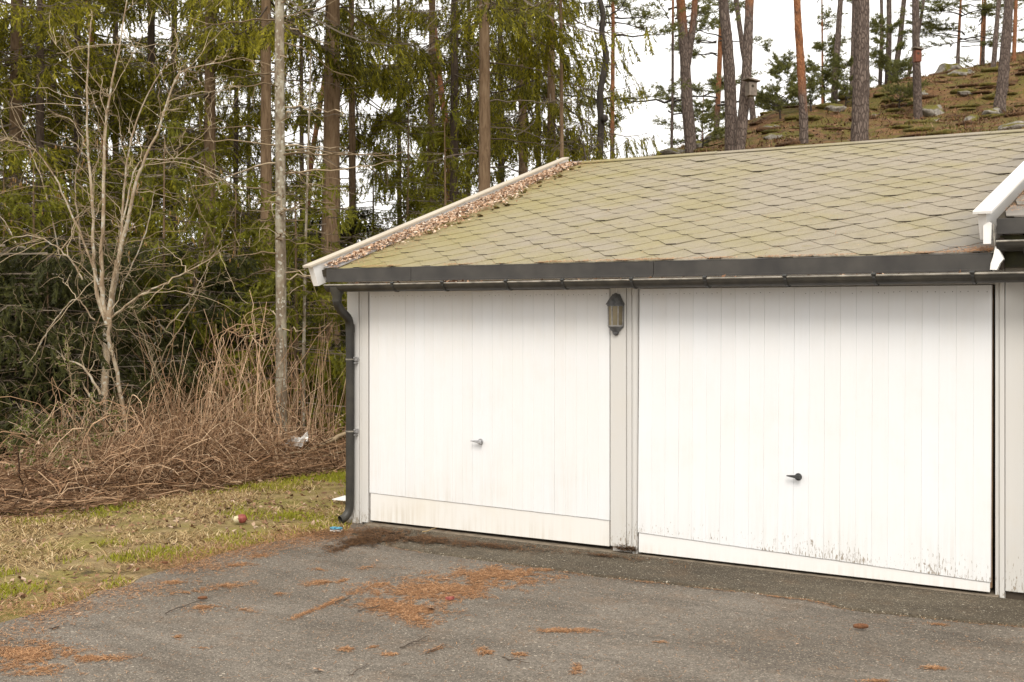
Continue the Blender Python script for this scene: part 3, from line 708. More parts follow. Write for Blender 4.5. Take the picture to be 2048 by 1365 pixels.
for px in (785, 885, 1012, 1125, 1263, 1410, 1570, 1748, 1945):
    p = on_y(px, 560, -0.345); z = gl[2] + gsl * (p[0] - gl[0]); x = p[0]
    b = MB(); an = np.pi * 0.98 + np.pi * 0.9 * np.arange(9) / 8
    P = [(x, GYc + (GR + .004) * math.cos(a), z + (GR + .004) * math.sin(a)) for a in an]
    for s in (-.009, .009): pass
    Pn = np.array(P); k9 = 9
    Vv = np.concatenate([Pn + (-.010, 0, 0), Pn + (.010, 0, 0), (Pn - (0, GYc, z)) * (1, 1.06, 1.06) + (-.010, GYc, z), (Pn - (0, GYc, z)) * (1, 1.06, 1.06) + (.010, GYc, z)])
    q = []
    for i in range(8): q += [(i, i + 1, i + 10, i + 9), (18 + i, 19 + i, 28 + i, 27 + i), (i, i + 1, i + 19, i + 18), (9 + i, 10 + i, 28 + i, 27 + i)]
    b.add(Vv, quads=q)
    b.tube([(x - .014, GYc - GR - .004, z + .008), (x + .014, GYc - GR - .004, z + .008)], [.011] * 2, 8, caps=True)
    b.build('bracket', M['dark_metal'], gut)
# downpipe with outlet, swan neck, two clamps and shoe
DPx = 0.075
P0 = on_y(674, 585, -0.30); 
path = [(0.125, -0.29, 1.985), (0.125, -0.29, 1.90), (0.122, -0.285, 1.86), (0.105, -0.21, 1.80), (0.085, -0.10, 1.745), (DPx, -0.068, 1.68), (DPx, -0.066, 1.5), (DPx, -0.066, 0.9), (DPx, -0.066, 0.20), (DPx - .005, -0.075, 0.10), (DPx - .02, -0.12, 0.052), (DPx - .032, -0.155, 0.042)]
PP = chaikin(path, 3)
dp = MB(); R = np.full(len(PP), 0.036)
dp.tube(PP, R, 18)
dpo = dp.build('downpipe', M['pipe'], G, smooth_=True)
fu = MB(); fu.lathe([(0.062, 0.0), (0.060, -0.03), (0.040, -0.075), (0.040, -0.12)], (0.125, -0.29, 2.0), 18); fu.build('outlet', M['pipe'], dpo, smooth_=True)
for z in (1.90, 1.655, ): 
    pass
for (z, s) in ((1.66, 0.0385), (1.72, 0.0)):
    if s: 
        c_ = MB(); c_.lathe([(s, -0.02), (s, 0.05)], (DPx, -0.066, z - 0.02), 18); c_.build('pipe_joint', M['pipe'], dpo, smooth_=True)
for py in (719, 863):
    z = on_y(703, py, -0.066)[2]
    c_ = MB(); c_.lathe([(0.0365, -0.006), (0.0395, -0.006), (0.0395, 0.006), (0.0365, 0.006)], (DPx, -0.066, z), 18)
    cl_ = c_.build('clamp', M['lip'], dpo)
    sc_ = MB(); sc_.box((DPx + .037, -0.062, z - .012), (DPx + .060, -0.023, z + .012)); sc_.tube([(DPx + .05, -0.075, z + .014), (DPx + .05, -0.024, z + .014)], [.007] * 2, 8, caps=True)
    sc_.tube([(DPx + .05, -0.07, z - .03), (DPx + .05, -0.024, z - .03)], [.006] * 2, 8, caps=True)
    sc_.build('screw_plate', M['steel'], cl_)

# ---- wall lantern on the post
lp = on_y(1233, 655, -0.034); LXc = lp[0]; LZ = lp[2]
LB = on_y(1233, 672, -0.06)[2]; LT = on_y(1233, 586, -0.06)[2]; H_ = LT - LB; s_ = H_
LA = empty('wall_lantern', (LXc, -0.034, LB)); tag(LA, 'grey half-round metal wall lantern with frosted panes on post', 'lamp')
cy = -0.036
bp = MB(); bp.prism([(LXc - .062, LB + .06), (LXc + .062, LB + .06), (LXc + .066, LB + H_ * .74), (LXc + .03, LB + H_ * .97), (LXc - .03, LB + H_ * .97), (LXc - .066, LB + H_ * .74)], 1, -0.044, -0.0345)
bp.build('back_plate', M['lamp_metal'], LA)
ca = (LXc, cy - .008, LB)
dome = MB(); dome.lathe([(0.076, H_ * .725), (0.073, H_ * .745), (0.062, H_ * .80), (0.047, H_ * .875), (0.030, H_ * .94), (0.014, H_ * .975), (0.010, H_ * .99), (0.0, H_)], ca, 12, math.pi, 2 * math.pi)
dome.build('dome_cap', M['lamp_metal'], LA, smooth_=True)
ringu = MB(); ringu.lathe([(0.058, H_ * .69), (0.066, H_ * .69), (0.066, H_ * .723), (0.058, H_ * .723)], ca, 6, math.pi, 2 * math.pi); ringu.build('top_ring', M['lamp_metal'], LA)
ringl = MB(); ringl.lathe([(0.050, H_ * .215), (0.060, H_ * .215), (0.062, H_ * .25), (0.050, H_ * .25)], ca, 6, math.pi, 2 * math.pi); ringl.build('bottom_ring', M['lamp_bar'], LA)
cup = MB(); cup.lathe([(0.058, H_ * .213), (0.046, H_ * .16), (0.030, H_ * .105), (0.024, H_ * .09), (0.026, H_ * .07), (0.018, H_ * .025), (0.006, H_ * .004), (0.0, 0.0)], ca, 12, math.pi, 2 * math.pi)
cup.build('bottom_cup', M['lamp_metal'], LA, smooth_=True)
ang = [math.pi + math.pi * i / 4 for i in range(5)]
for i, a in enumerate(ang):
    c_, s2 = math.cos(a), math.sin(a)
    b = MB(); b.tube([(ca[0] + .057 * c_, ca[1] + .057 * s2, LB + H_ * .25), (ca[0] + .061 * c_, ca[1] + .061 * s2, LB + H_ * .69)], [.0045] * 2, 6); b.build('bar', M['lamp_bar'], LA)
for a, b_ in zip(ang[:-1], ang[1:]):
    g_ = MB(); V = []
    for rad in (.052, .049):
        for (aa, zz, k_) in ((a, .25, .0), (b_, .25, 0), (b_, .69, .004), (a, .69, .004)):
            V.append((ca[0] + (rad + k_) * math.cos(aa), ca[1] + (rad + k_) * math.sin(aa), LB + H_ * zz))
    g_.hexa(V); g_.build('pane', M['glass'], LA)
wi = MB(); wi.tube([(LXc + .002, -0.038, LT - 0.002), (LXc + .001, -0.037, LT + .045)], [.0022] * 2, 6); wi.build('cable', M['white_plastic'], LA)

# ------------------------------------------------------------------ neighbouring garage, one step higher
NG = empty('neighbour_garage', (5.43, 0, 0)); tag(NG, 'grey-white next garage with white barge board, a step higher', 'garage')
ZS = 0.215; NX0, NX1 = 5.40, 8.6
def nb(lo, hi, name, m='trim_paint', bev=0.004): return MB().box(lo, hi).build(name, M[m], NG, bevel=bev)
nb((5.348, -0.030, 0.0), (5.378, 0.03, 2.14), 'trim_strip')
xb = 5.381
wd = [0.115, 0.145, 0.145, 0.145, 0.145, 0.145, 0.145, 0.145, 0.145, 0.145, 0.145, 0.145, 0.145, 0.145, 0.145, 0.145]
for i, ww in enumerate(wd):
    nb((xb, -0.024 - (i % 2) * .004, 0.05), (xb + ww - .002, 0.0, 2.26), 'wall_board'); xb += ww
nb((5.43, 0.002, 0.0), (NX1 - .2, 0.06, 2.26), 'wall', 'dark_wood', 0)
nb((5.44, 0.062, 0.0), (NX1 - .2, 7.4, 0.01), 'floor_slab', 'concrete', 0)
ndk = MB(); ndk.hexa([roofp(NX0 - .02, 0, -0.06, ZS), roofp(NX1, 0, -0.06, ZS), roofp(NX1, SLEN, -0.06, ZS), roofp(NX0 - .02, SLEN, -0.06, ZS),
                      roofp(NX0 - .02, 0, -0.004, ZS), roofp(NX1, 0, -0.004, ZS), roofp(NX1, SLEN, -0.004, ZS), roofp(NX0 - .02, SLEN, -0.004, ZS)])
ndk = ndk.build('roof_deck', M['shingle_edge'], NG)
b = MB(); b.hexa([(NX0 - .02, RY + .002, RZ - .06 + ZS), (NX1, RY + .002, RZ - .06 + ZS), (NX1, RY + 4.0, EZ - .06 + ZS), (NX0 - .02, RY + 4.0, EZ - .06 + ZS),
         (NX0 - .02, RY + .002, RZ - .004 + ZS), (NX1, RY + .002, RZ - .004 + ZS), (NX1, RY + 4.0, EZ - .004 + ZS), (NX0 - .02, RY + 4.0, EZ - .004 + ZS)])
b.build('rear_roof_slope', M['shingle'], NG)
rr = random.Random(4); restn = MB(); cnt = 0
for c in range(-1, ncourse):
    s = c * TE + 0.02
    if s + TE * 1.2 > SLEN: continue
    for i in range(0, 9):
        x = NX0 - .02 + (c % 2) * TW / 2 + 0.1 + i * TW
        V = np.array(tab_geo(x, s, rr, NX0 + .0, NX1 - .01)) + (0, 0, ZS)
        if i == 0 and c < 8: bb = MB(); bb.add(V, TT, TQ); bb.build('shingle', M['shingle'], ndk, fix=False)
        else: restn.add(V, TT, TQ)
restn.build('far_shingles', M['shingle'], ndk, fix=False)['kind'] = 'stuff'
cap = barge(5.285, 5.335, 5.268, 5.378, ZS, NG, -0.06)
# step wall between the two roofs
b = MB(); b.hexa([roofp(5.362, 0.06, -0.05), roofp(5.398, 0.06, -0.05), roofp(5.398, SLEN, -0.05), roofp(5.362, SLEN, -0.05),
                  roofp(5.362, 0.06, -0.062, ZS), roofp(5.398, 0.06, -0.062, ZS), roofp(5.398, SLEN, -0.062, ZS), roofp(5.362, SLEN, -0.062, ZS)])
b.build('step_wall', M['grey_felt'], NG)
# broken white end pieces of the barge board
b = MB(); b.prism([(5.318, 2.21), (5.362, 2.21), (5.366, 2.335), (5.350, 2.345), (5.318, 2.322)], 1, -0.315, -0.300); b.build('barge_end', M['white_plastic'], NG)
b = MB(); V = [(5.362, -0.335, 2.052), (5.405, -0.345, 2.050), (5.420, -0.335, 2.09), (5.440, -0.33, 2.115), (5.415, -0.325, 2.165), (5.392, -0.325, 2.195), (5.382, -0.33, 2.14), (5.366, -0.335, 2.09)]
V2 = [(x, y + .035, z) for x, y, z in V]; k = len(V)
b.add(V + V2, tris=[(0, i, i + 1) for i in range(1, k - 1)] + [(k, k + i + 1, k + i) for i in range(1, k - 1)], quads=[(i, (i + 1) % k, (i + 1) % k + k, i + k) for i in range(k)])
b.build('broken_trim', M['white_plastic'], NG, bevel=0.002)['label'] = 'broken white trim end hanging under the gutter'
tb = MB(); tb.tube(resample([(5.372, -0.29, 2.33), (5.376, -0.292, 2.25), (5.380, -0.29, 2.19), (5.374, -0.28, 2.165), (5.355, -0.26, 2.158)], 14), [.005] * 14, 6); tb.build('felt_edge', M['lip'], NG)
m_ = MB(); m_.box((5.385, -0.262, 2.044 + ZS + .01), (NX1, -0.252, 2.150 + ZS)); m_.box((5.386, -0.272, 2.054 + ZS), (NX1, -0.2622, 2.068 + ZS)); m_.build('fascia', M['fascia'], NG, bevel=0.0015)
nb((5.39, -0.20, 2.07), (NX1 - .1, -0.03, 2.265), 'boxed_soffit', 'algae_board', 0.003)
nb((5.388, -0.235, 2.06), (5.389 + .03, -0.201, 2.25), 'soffit_end', 'dark_wood', 0)
gutter(5.40, NX1, -0.345 + .06, 2.222, 0.06, NG)
fu = MB(); fu.lathe([(0.062, 0.0), (0.060, -0.045), (0.042, -0.10), (0.040, -0.16)], (5.60, -0.285, 2.215), 18); fu.build('outlet', M['pipe'], NG, smooth_=True)
el = MB(); el.tube(PQ := chaikin([(5.60, -0.285, 2.06), (5.60, -0.285, 2.0), (5.61, -0.20, 1.93), (5.61, -0.1, 1.9), (5.61, -0.07, 1.8), (5.61, -0.07, 0.1)]), [.036] * len(PQ), 16)
el.build('downpipe', M['pipe'], NG, smooth_=True)

# ------------------------------------------------------------------ vegetation generators
def nrm(v): return v / (np.linalg.norm(v, axis=-1, keepdims=True) + 1e-9)
def strand_needles(B, D, L, rng, m=8, wid=0.036, ln=0.06):
    """feathery needle strands: B base (n,3), D direction, L length -> vertices and triangles"""
    n = len(B)
    j = (np.arange(m) + 0.1) / m
    C = B[:, None, :] + D[:, None, :] * (L[:, None] * j[None, :])[:, :, None]              # n,m,3
    rv = nrm(rng.normal(size=(n, 1, 3))); S = nrm(np.cross(np.repeat(D[:, None, :], m, 1), np.repeat(rv, m, 1)))
    seg = (L / m)[:, None, None] * D[:, None, :] * np.ones((1, m, 1))
    tri = []
    for sgn in (1, -1):
        tip = C + seg * 0.9 + S * sgn * wid * rng.uniform(0.6, 1.25, (n, m, 1)) + D[:, None, :] * ln * rng.uniform(0.3, 0.9, (n, m, 1)) + rng.normal(0, 0.012, (n, m, 3))
        tri.append(np.stack([C, C + seg * 1.05, tip], 2))
    # closing tip
    e = B + D * L[:, None]
    V = np.concatenate([t.reshape(-1, 3) for t in tri])
    return V, np.arange(len(V)).reshape(-1, 3)
def spruce_crown(seed, H, zb, R, nbr, dens, droop=0.35, hang=0.8, fade=11.0, dead=0.0, mats=('spruce',), shape=0.75):
    rng = np.random.default_rng(seed)
    mb = MB()
    z0 = zb + (H - zb) * rng.uniform(0, 1, nbr) ** 1.15
    f = (z0 - zb) / (H - zb)
    L = R * (1 - f) ** shape * rng.uniform(0.6, 1.15, nbr) + 0.25
    az = rng.uniform(0, 2 * np.pi, nbr)
    out = np.stack([np.cos(az), np.sin(az), np.zeros(nbr)], 1)
    m = 8; s = np.linspace(0, 1, m)
    dr = droop * rng.uniform(0.5, 1.5, nbr) * (1.15 - f)
    zz = (-dr[:, None] * s + 0.65 * dr[:, None] * s ** 2.4) * L[:, None]
    side = np.cross(out, [0, 0, 1]); wob = rng.normal(0, 0.10, nbr)[:, None] * s[None] ** 1.5 * L[:, None]
    P = out[:, None, :] * (s[None] * L[:, None])[:, :, None] + side[:, None, :] * wob[:, :, None]
    P[:, :, 2] += z0[:, None] + zz
    Rr = (0.006 + 0.011 * L[:, None] / max(R, 1)) * (1.05 - 0.9 * s[None]) + 0.002
    v, q = tubes(P, Rr, 3); mb.add(v, quads=q, mi=0)
    # side twigs
    B = []; D = []; LL = []; tw = []
    for b in range(nbr):
        keep = dens * (1.0 if z0[b] < fade else 0.35)
        if rng.random() < dead: keep *= 0.12
        nt_ = int(L[b] * 15 * keep) + 3
        t = np.sort(rng.uniform(0.18, 1.0, nt_)); i = np.minimum((t * (m - 1)).astype(int), m - 2); fr = t * (m - 1) - i
        base = P[b, i] * (1 - fr[:, None]) + P[b, i + 1] * fr[:, None]
        sg = np.where(rng.random(nt_) < 0.5, 1, -1)
        d = nrm(out[b] * rng.uniform(0.5, 1.1, (nt_, 1)) + side[b] * sg[:, None] * rng.uniform(0.5, 1.1, (nt_, 1)) + np.array([0, 0, -0.35]) * rng.uniform(0, 1.4, (nt_, 1)))
        l2 = (0.42 * L[b] * (1.1 - t * 0.75) * rng.uniform(0.4, 1.0, nt_)).clip(0.12, 0.95)
        tw.append(np.stack([base, base + d * l2[:, None] * 0.5 + [0, 0, 0.01], base + d * l2[:, None] - np.array([0, 0, 1]) * (l2 * 0.15)[:, None]], 1))
        for jj in range(nt_):
            k = max(2, int(l2[jj] * 10 * min(1, keep + 0.15)))
            u = rng.uniform(0.1, 1, k)[:, None]
            B.append(base[jj] + d[jj] * l2[jj] * u - np.array([0, 0, 0.15]) * l2[jj] * u ** 2)
            hg = rng.random((k, 1)) < hang
            dd = np.where(hg, np.array([0, 0, -1.0]) + 0.45 * d[jj] + rng.normal(0, 0.22, (k, 3)), d[jj] + rng.normal(0, 0.35, (k, 3)))
            D.append(nrm(dd)); LL.append(rng.uniform(0.12, 0.34, k) * (1.0 + 0.4 * hg[:, 0]))
    tw = np.concatenate(tw); v, q = tubes(tw, np.full(tw.shape[:2], 0.0035), 3); mb.add(v, quads=q, mi=0)
    B = np.concatenate(B); D = np.concatenate(D); LL = np.concatenate(LL)
    v, t = strand_needles(B, D, LL, rng); mb.add(v, tris=t, mi=1)
    return mb.mesh('spruce_crown', [M['dead_twig'], M[mats[0]]])
def trunk_mesh(name, H, r0, mat, seed=0, lean=(0, 0), curve=0.0, taper=0.75, sides=14, rings=36, flare=0.35, pts=None, rough=0.035):
    rng = np.random.default_rng(seed); t = np.linspace(0, 1, rings) ** 1.3
    if pts is None:
        C = np.stack([lean[0] * t * H + curve * np.sin(t * 3.1 + seed) * 0.5, lean[1] * t * H + curve * np.cos(t * 2.3 + seed) * 0.4, t * H - 0.25], 1)
    else:
        pts = np.asarray(pts, float); C = resample(pts, rings)
    R = r0 * (1 - taper * t) * (1 + flare * np.exp(-t * H / 0.35))
    an = 2 * np.pi * np.arange(sides) / sides
    RR = R[:, None] * (1 + rng.normal(0, rough, (rings, sides)) + 0.05 * np.sin(an * 2 + seed)[None] + 0.10 * np.exp(-t * H / 0.4)[:, None] * np.sin(an * 5 + seed)[None])
    V = np.stack([C[:, None, 0] + RR * np.cos(an), C[:, None, 1] + RR * np.sin(an), np.repeat(C[:, None, 2], sides, 1)], 2)
    idx = np.arange(rings * sides).reshape(rings, sides); a = idx[:-1]; b = np.roll(a, -1, 1); d = idx[1:]; c = np.roll(d, -1, 1)
    return mesh_np(name, V, quads=np.stack([a, b, c, d], -1), mats=[M[mat]], smooth_=True)
def dead_branches(seed, z0, z1, n, L, rt, droop=0.25, mat='dead_twig', sub=5, k=3, thick=0.009):
    rng = np.random.default_rng(seed); mb = MB(); m = 9; s = np.linspace(0, 1, m)
    z = rng.uniform(z0, z1, n); az = rng.uniform(0, 2 * np.pi, n); Ln = L * rng.uniform(0.35, 1.15, n)
    out = np.stack([np.cos(az), np.sin(az), np.zeros(n)], 1); side = np.cross(out, [0, 0, 1])
    dr = droop * rng.uniform(-0.3, 1.6, n)
    P = out[:, None] * (rt * 0.6 + s[None] * Ln[:, None])[:, :, None] + side[:, None] * (rng.normal(0, .14, n)[:, None] * s[None] ** 2 * Ln[:, None])[:, :, None]
    P[:, :, 2] += z[:, None] + Ln[:, None] * (0.12 * s[None] - dr[:, None] * s[None] ** 1.8 + 0.5 * dr[:, None] * s[None] ** 4)
    P[:, 1:, :] += rng.normal(0, 0.016, (n, m - 1, 3))
    v, q = tubes(P, thick * (1.1 - s[None]) * np.ones((n, 1)) * rng.uniform(.6, 1.2, (n, 1)) + 0.0022, k); mb.add(v, quads=q)
    T = []
    for b in range(n):
        for _ in range(rng.integers(1, sub + 1)):
            i = rng.integers(2, m); d = nrm(out[b] * rng.uniform(.2, 1) + side[b] * rng.normal(0, .8) + np.array([0, 0, rng.normal(-.25, .4)])); l = Ln[b] * rng.uniform(.12, .38)
            p = P[b, i]; T.append([p, p + d * l * .5 + rng.normal(0, .02, 3), p + d * l + rng.normal(0, .03, 3) - [0, 0, l * .15]])
    if T:
        T = np.array(T); v, q = tubes(T, np.tile([0.0035, 0.003, 0.0016], (len(T), 1)), 3); mb.add(v, quads=q)
    return mb.mesh('dead_branches', [M[mat]])
def pine_crown(seed, H, zb, R, nbr, dens, up=0.15, size=1.0, mat='pine'):
    rng = np.random.default_rng(seed); mb = MB(); m = 8; s = np.linspace(0, 1, m)
    z0 = rng.uniform(zb, H, nbr); f = (z0 - zb) / (H - zb + .01)
    L = R * (1 - 0.75 * f) * rng.uniform(0.55, 1.15, nbr) + 0.2; az = rng.uniform(0, 2 * np.pi, nbr)
    out = np.stack([np.cos(az), np.sin(az), np.zeros(nbr)], 1); side = np.cross(out, [0, 0, 1])
    P = out[:, None] * (s[None] * L[:, None])[:, :, None] + side[:, None] * (np.sin(s[None] * 3 + az[:, None]) * 0.12 * L[:, None])[:, :, None]
    P[:, :, 2] += z0[:, None] + L[:, None] * (up * s[None] + rng.normal(0, .18, nbr)[:, None] * s[None] ** 2)
    P[:, 1:] += rng.normal(0, 0.02, (nbr, m - 1, 3)) * L[:, None, None]
    v, q = tubes(P, (0.012 * L[:, None] + .006) * (1.08 - s[None]), 4); mb.add(v, quads=q, mi=0)
    tips = []; tw = []
    for b in range(nbr):
        nt_ = int((6 + L[b] * 9) * dens) + 2
        t = rng.uniform(0.35, 1, nt_); i = np.minimum((t * (m - 1)).astype(int), m - 2); fr = (t * (m - 1) - i)[:, None]
        base = P[b, i] * (1 - fr) + P[b, i + 1] * fr
        d = nrm(out[b] * rng.uniform(.2, 1.2, (nt_, 1)) + side[b] * rng.normal(0, .9, (nt_, 1)) + np.array([0, 0, 1]) * rng.uniform(-.15, .8, (nt_, 1)))
        l = rng.uniform(.15, .5, nt_) * min(1.2, L[b] * .6 + .3)
        e = base + d * l[:, None]; tw.append(np.stack([base, (base + e) / 2 - [0, 0, .02], e], 1))
        for u in (1.0, 0.72, 0.45): tips.append(np.concatenate([base + (e - base) * u, d], 1))
    tw = np.concatenate(tw); v, q = tubes(tw, np.full(tw.shape[:2], .004), 3); mb.add(v, quads=q, mi=0)
    T = np.concatenate(tips); nn = 11; c = np.repeat(T[:, None, :3], nn, 1); dd = np.repeat(T[:, None, 3:], nn, 1)
    nd = nrm(dd * 0.75 + rng.normal(0, .65, dd.shape)); ln = rng.uniform(.07, .13, nd.shape[:2])[..., None] * size
    pw = nrm(np.cross(nd, rng.normal(size=nd.shape))) * 0.013 * size
    c = c + rng.normal(0, .025, c.shape)
    V = np.stack([c - pw, c + pw, c + nd * ln], 2).reshape(-1, 3)
    mb.add(V, tris=np.arange(len(V)).reshape(-1, 3), mi=1)
    return mb.mesh('pine_crown', [M['dark_bark'], M[mat]])
def gz(p): return float(ground_z(p[0], p[1]))
def place(px, depth):
    p = CAMP + (FWD + RGT * ((px - CX) / F)) * depth
    return Vector((p[0], p[1], gz(p)))

# shared crowns
CR = {
 'dense': spruce_crown(11, 15, 0.7, 2.5, 112, 0.66, 0.40, 0.66, dead=0.2),
 'dense2': spruce_crown(12, 16, 1.0, 2.8, 108, 0.62, 0.50, 0.78, dead=0.2),
 'airy': spruce_crown(13, 16, 2.2, 2.6, 84, 0.58, 0.5, 0.95, dead=0.3),
 'curtain': spruce_crown(14, 16, 3.6, 2.7, 68, 0.68, 0.65, 0.97, dead=0.25),
 'high': spruce_crown(15, 17, 6.6, 2.6, 70, 0.55, 0.55, 0.95, fade=10.5),
 'young': spruce_crown(16, 4.2, 0.15, 1.3, 58, 0.75, 0.15, 0.4, mats=('spruce_l',)),
 'young2': spruce_crown(17, 6.5, 0.3, 1.6, 72, 0.62, 0.25, 0.55, mats=('spruce_l',)),
}
DB = {i: dead_branches(30 + i, 0.8, 9.0, 46, 1.5, 0.12, 0.35, sub=6) for i in range(3)}
TRK = {}
def spruce_tree(name, px, depth, dia, crown, label, group=None, scale=1.0, rot=None, lean=(0, 0), bark_='spruce_bark', dead=None, H=16, seed=0, csc=None):
    p = place(px, depth); T = empty(name, p); tag(T, label, 'tree', group)
    tr = obj('trunk', trunk_mesh('trunk', H * scale, dia / 2, bark_, seed + abs(int(px)), lean, 0.08, 0.72), T)
    if crown:
        c = obj('crown', CR[crown], T); c.rotation_euler.z = rot if rot is not None else (px * 0.37) % 6.28; c.scale = csc or (scale, scale, scale)
    if dead is not None:
        d = obj('dead_branches', DB[dead], T); d.rotation_euler.z = (px * 0.71) % 6.28; d.scale = (scale,) * 3
    return T
# ---- prominent spruce trunks
spruce_tree('spruce_tree', 664, 23, 0.385, 'high', 'thick brown spruce trunk behind the thin pale one', dead=0, lean=(0.004, 0))
spruce_tree('spruce_tree', 537, 21, 0.235, 'high', 'mid-brown spruce trunk right beside the thin pale one', dead=1)
spruce_tree('spruce_tree', 706, 27, 0.18, 'curtain', 'slim dark spruce right of the thick brown trunk', dead=2, rot=2.2)
spruce_tree('spruce_tree', 962, 20.5, 0.225, 'high', 'pale brown spruce trunk rising behind the left roof edge', dead=1, lean=(0.002, 0.004))
spruce_tree('spruce_tree', 30, 21, 0.26, 'dense', 'dark spruce with broad trunk at the forest edge beside the alder', dead=0, csc=(1.05, 1.05, 1.0))
spruce_tree('spruce_tree', 425, 23, 0.27, 'airy', 'grey-brown spruce trunk rising behind the brush heap', dead=2, lean=(-0.006, 0))
spruce_tree('spruce_tree', 1100, 25, 0.17, 'airy', 'brown spruce just behind the top of the roof edge', dead=1, csc=(.75, .75, 1), rot=1.0, lean=(-0.006, 0))
spruce_tree('spruce_tree', 1119, 22, 0.085, None, 'very slim pole spruce beside the top of the roof edge', H=11)
spruce_tree('spruce_tree', 860, 29, 0.19, 'curtain', 'dark spruce with hanging curtains between trunk and roof edge', dead=2, lean=(0.004, 0))
spruce_tree('spruce_tree', 1045, 30, 0.22, 'airy', 'dark spruce behind the upper roof edge', dead=0)
# thin pale trunk in front
p = place(562, 15.6); T = empty('dead_spruce', p); tag(T, 'thin pale lichen-covered trunk with bare side twigs in the brush', 'tree')
obj('trunk', trunk_mesh('trunk', 12, 0.070, 'pale_bark', 77, (-0.002, -0.001), 0.03, 0.45, flare=0.12, rough=0.05), T)
DBW = dead_branches(78, 1.0, 6.2, 44, 1.55, 0.055, 0.3, 'twig', 5, 4, 0.0085)
obj('dead_branches', DBW, T)
p = place(612, 17.2); T = empty('dead_spruce', p); tag(T, 'very thin bare stem between pale trunk and downpipe', 'tree')
obj('trunk', trunk_mesh('trunk', 5.5, 0.03, 'pale_bark', 79, (0.008, 0), 0.08, 0.7, flare=0.1), T)
d = obj('dead_branches', DBW, T); d.scale = (.6, .6, .6); d.rotation_euler.z = 2
# ---- forest behind, spruces that only their place tells apart
bgS = [(-95, 19.5, 'dense2', 1.0), (75, 20.5, 'dense2', .95), (-20, 22.5, 'dense', 1.0), (160, 23.5, 'dense', .95), (-50, 25, 'dense2', 1.0), (110, 27, 'dense', 1.0), (235, 29, 'dense2', .98), (300, 25, 'airy', .95), (345, 32, 'dense', 1.05),
       (470, 29, 'dense', 0.95), (500, 37, 'dense2', 1.1), (605, 35, 'airy', 1.05),
       (800, 36, 'airy', 1.0), (905, 27, 'curtain', .92), (935, 37, 'airy', 1.0), (1000, 34, 'airy', 1.0), (1075, 38, 'airy', .95), (150, 38, 'airy', 1.1), (400, 42, 'airy', 1.1)]
for i, (px, dp_, cr_, sc_) in enumerate(bgS):
    spruce_tree('spruce_tree', px, dp_, 0.15 + 0.010 * (i % 9), cr_, 'dark green spruce standing deeper in the forest', 'spruces deeper in the forest', sc_, rot=i * 1.3, bark_='shaded_bark', dead=i % 3 if i < 16 else None)
# young bright spruces
for i, (px, dp_, cr_, sc_, lab) in enumerate([(590, 17.5, 'young', .85, 'young bright spruce between the pale trunk and downpipe'), (655, 19.0, 'young2', .62, 'young bright spruce just left of the downpipe'),
        (70, 16.5, 'young2', .62, 'small dark-stemmed spruce left of the alder'), (330, 18.5, 'young2', 0.72, 'young spruce behind the brush heap'), (470, 19.5, 'young', 0.95, 'young spruce behind the arching canes'),
        (815, 24.5, 'young2', .72, 'bushy spruce behind the lower half of the roof edge'), (745, 27, 'young2', .55, 'small spruce right of the slim dark trunk'), (890, 22.5, 'young2', .72, 'bushy spruce behind the middle of the roof edge'),
        (10, 18.5, 'young2', .7, 'young spruce in front of the broad dark trunk'), (210, 20, 'young2', .75, 'young spruce right behind the alder'), (400, 21.5, 'young2', .72, 'young spruce between alder and pale trunk'), (140, 22, 'young2', .8, 'young spruce left behind the alder')]):
    p = place(px, dp_); T = empty('young_spruce', p); tag(T, lab, 'tree')
    obj('trunk', trunk_mesh('trunk', (4.2 if cr_ == 'young' else 6.5) * sc_, 0.045, 'spruce_bark', 100 + i, (0, 0), 0.03, 0.85, 8, 14), T)
    c = obj('crown', CR[cr_], T); c.scale = (sc_,) * 3; c.rotation_euler.z = i * 1.7
# low understorey closing the view between trunks; saplings added to block light at left
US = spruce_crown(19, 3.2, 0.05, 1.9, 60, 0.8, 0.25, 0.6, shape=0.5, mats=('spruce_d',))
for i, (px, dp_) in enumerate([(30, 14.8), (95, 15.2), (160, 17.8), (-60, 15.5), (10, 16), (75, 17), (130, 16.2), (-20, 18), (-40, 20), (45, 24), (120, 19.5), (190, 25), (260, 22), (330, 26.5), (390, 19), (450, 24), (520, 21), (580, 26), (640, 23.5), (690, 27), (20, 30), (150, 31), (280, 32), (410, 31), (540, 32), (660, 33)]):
    p = place(px, dp_); T = empty('spruce_sapling', p); tag(T, 'low spruce sapling under the tall trees, needles coloured dark for shade', 'tree', 'low spruce saplings under the tall trees')
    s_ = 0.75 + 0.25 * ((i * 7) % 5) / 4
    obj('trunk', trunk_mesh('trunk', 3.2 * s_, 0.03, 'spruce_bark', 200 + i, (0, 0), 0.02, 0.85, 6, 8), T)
    c = obj('crown', US, T); c.scale = (s_ * 1.1, s_ * 1.1, s_); c.rotation_euler.z = i * 2.1
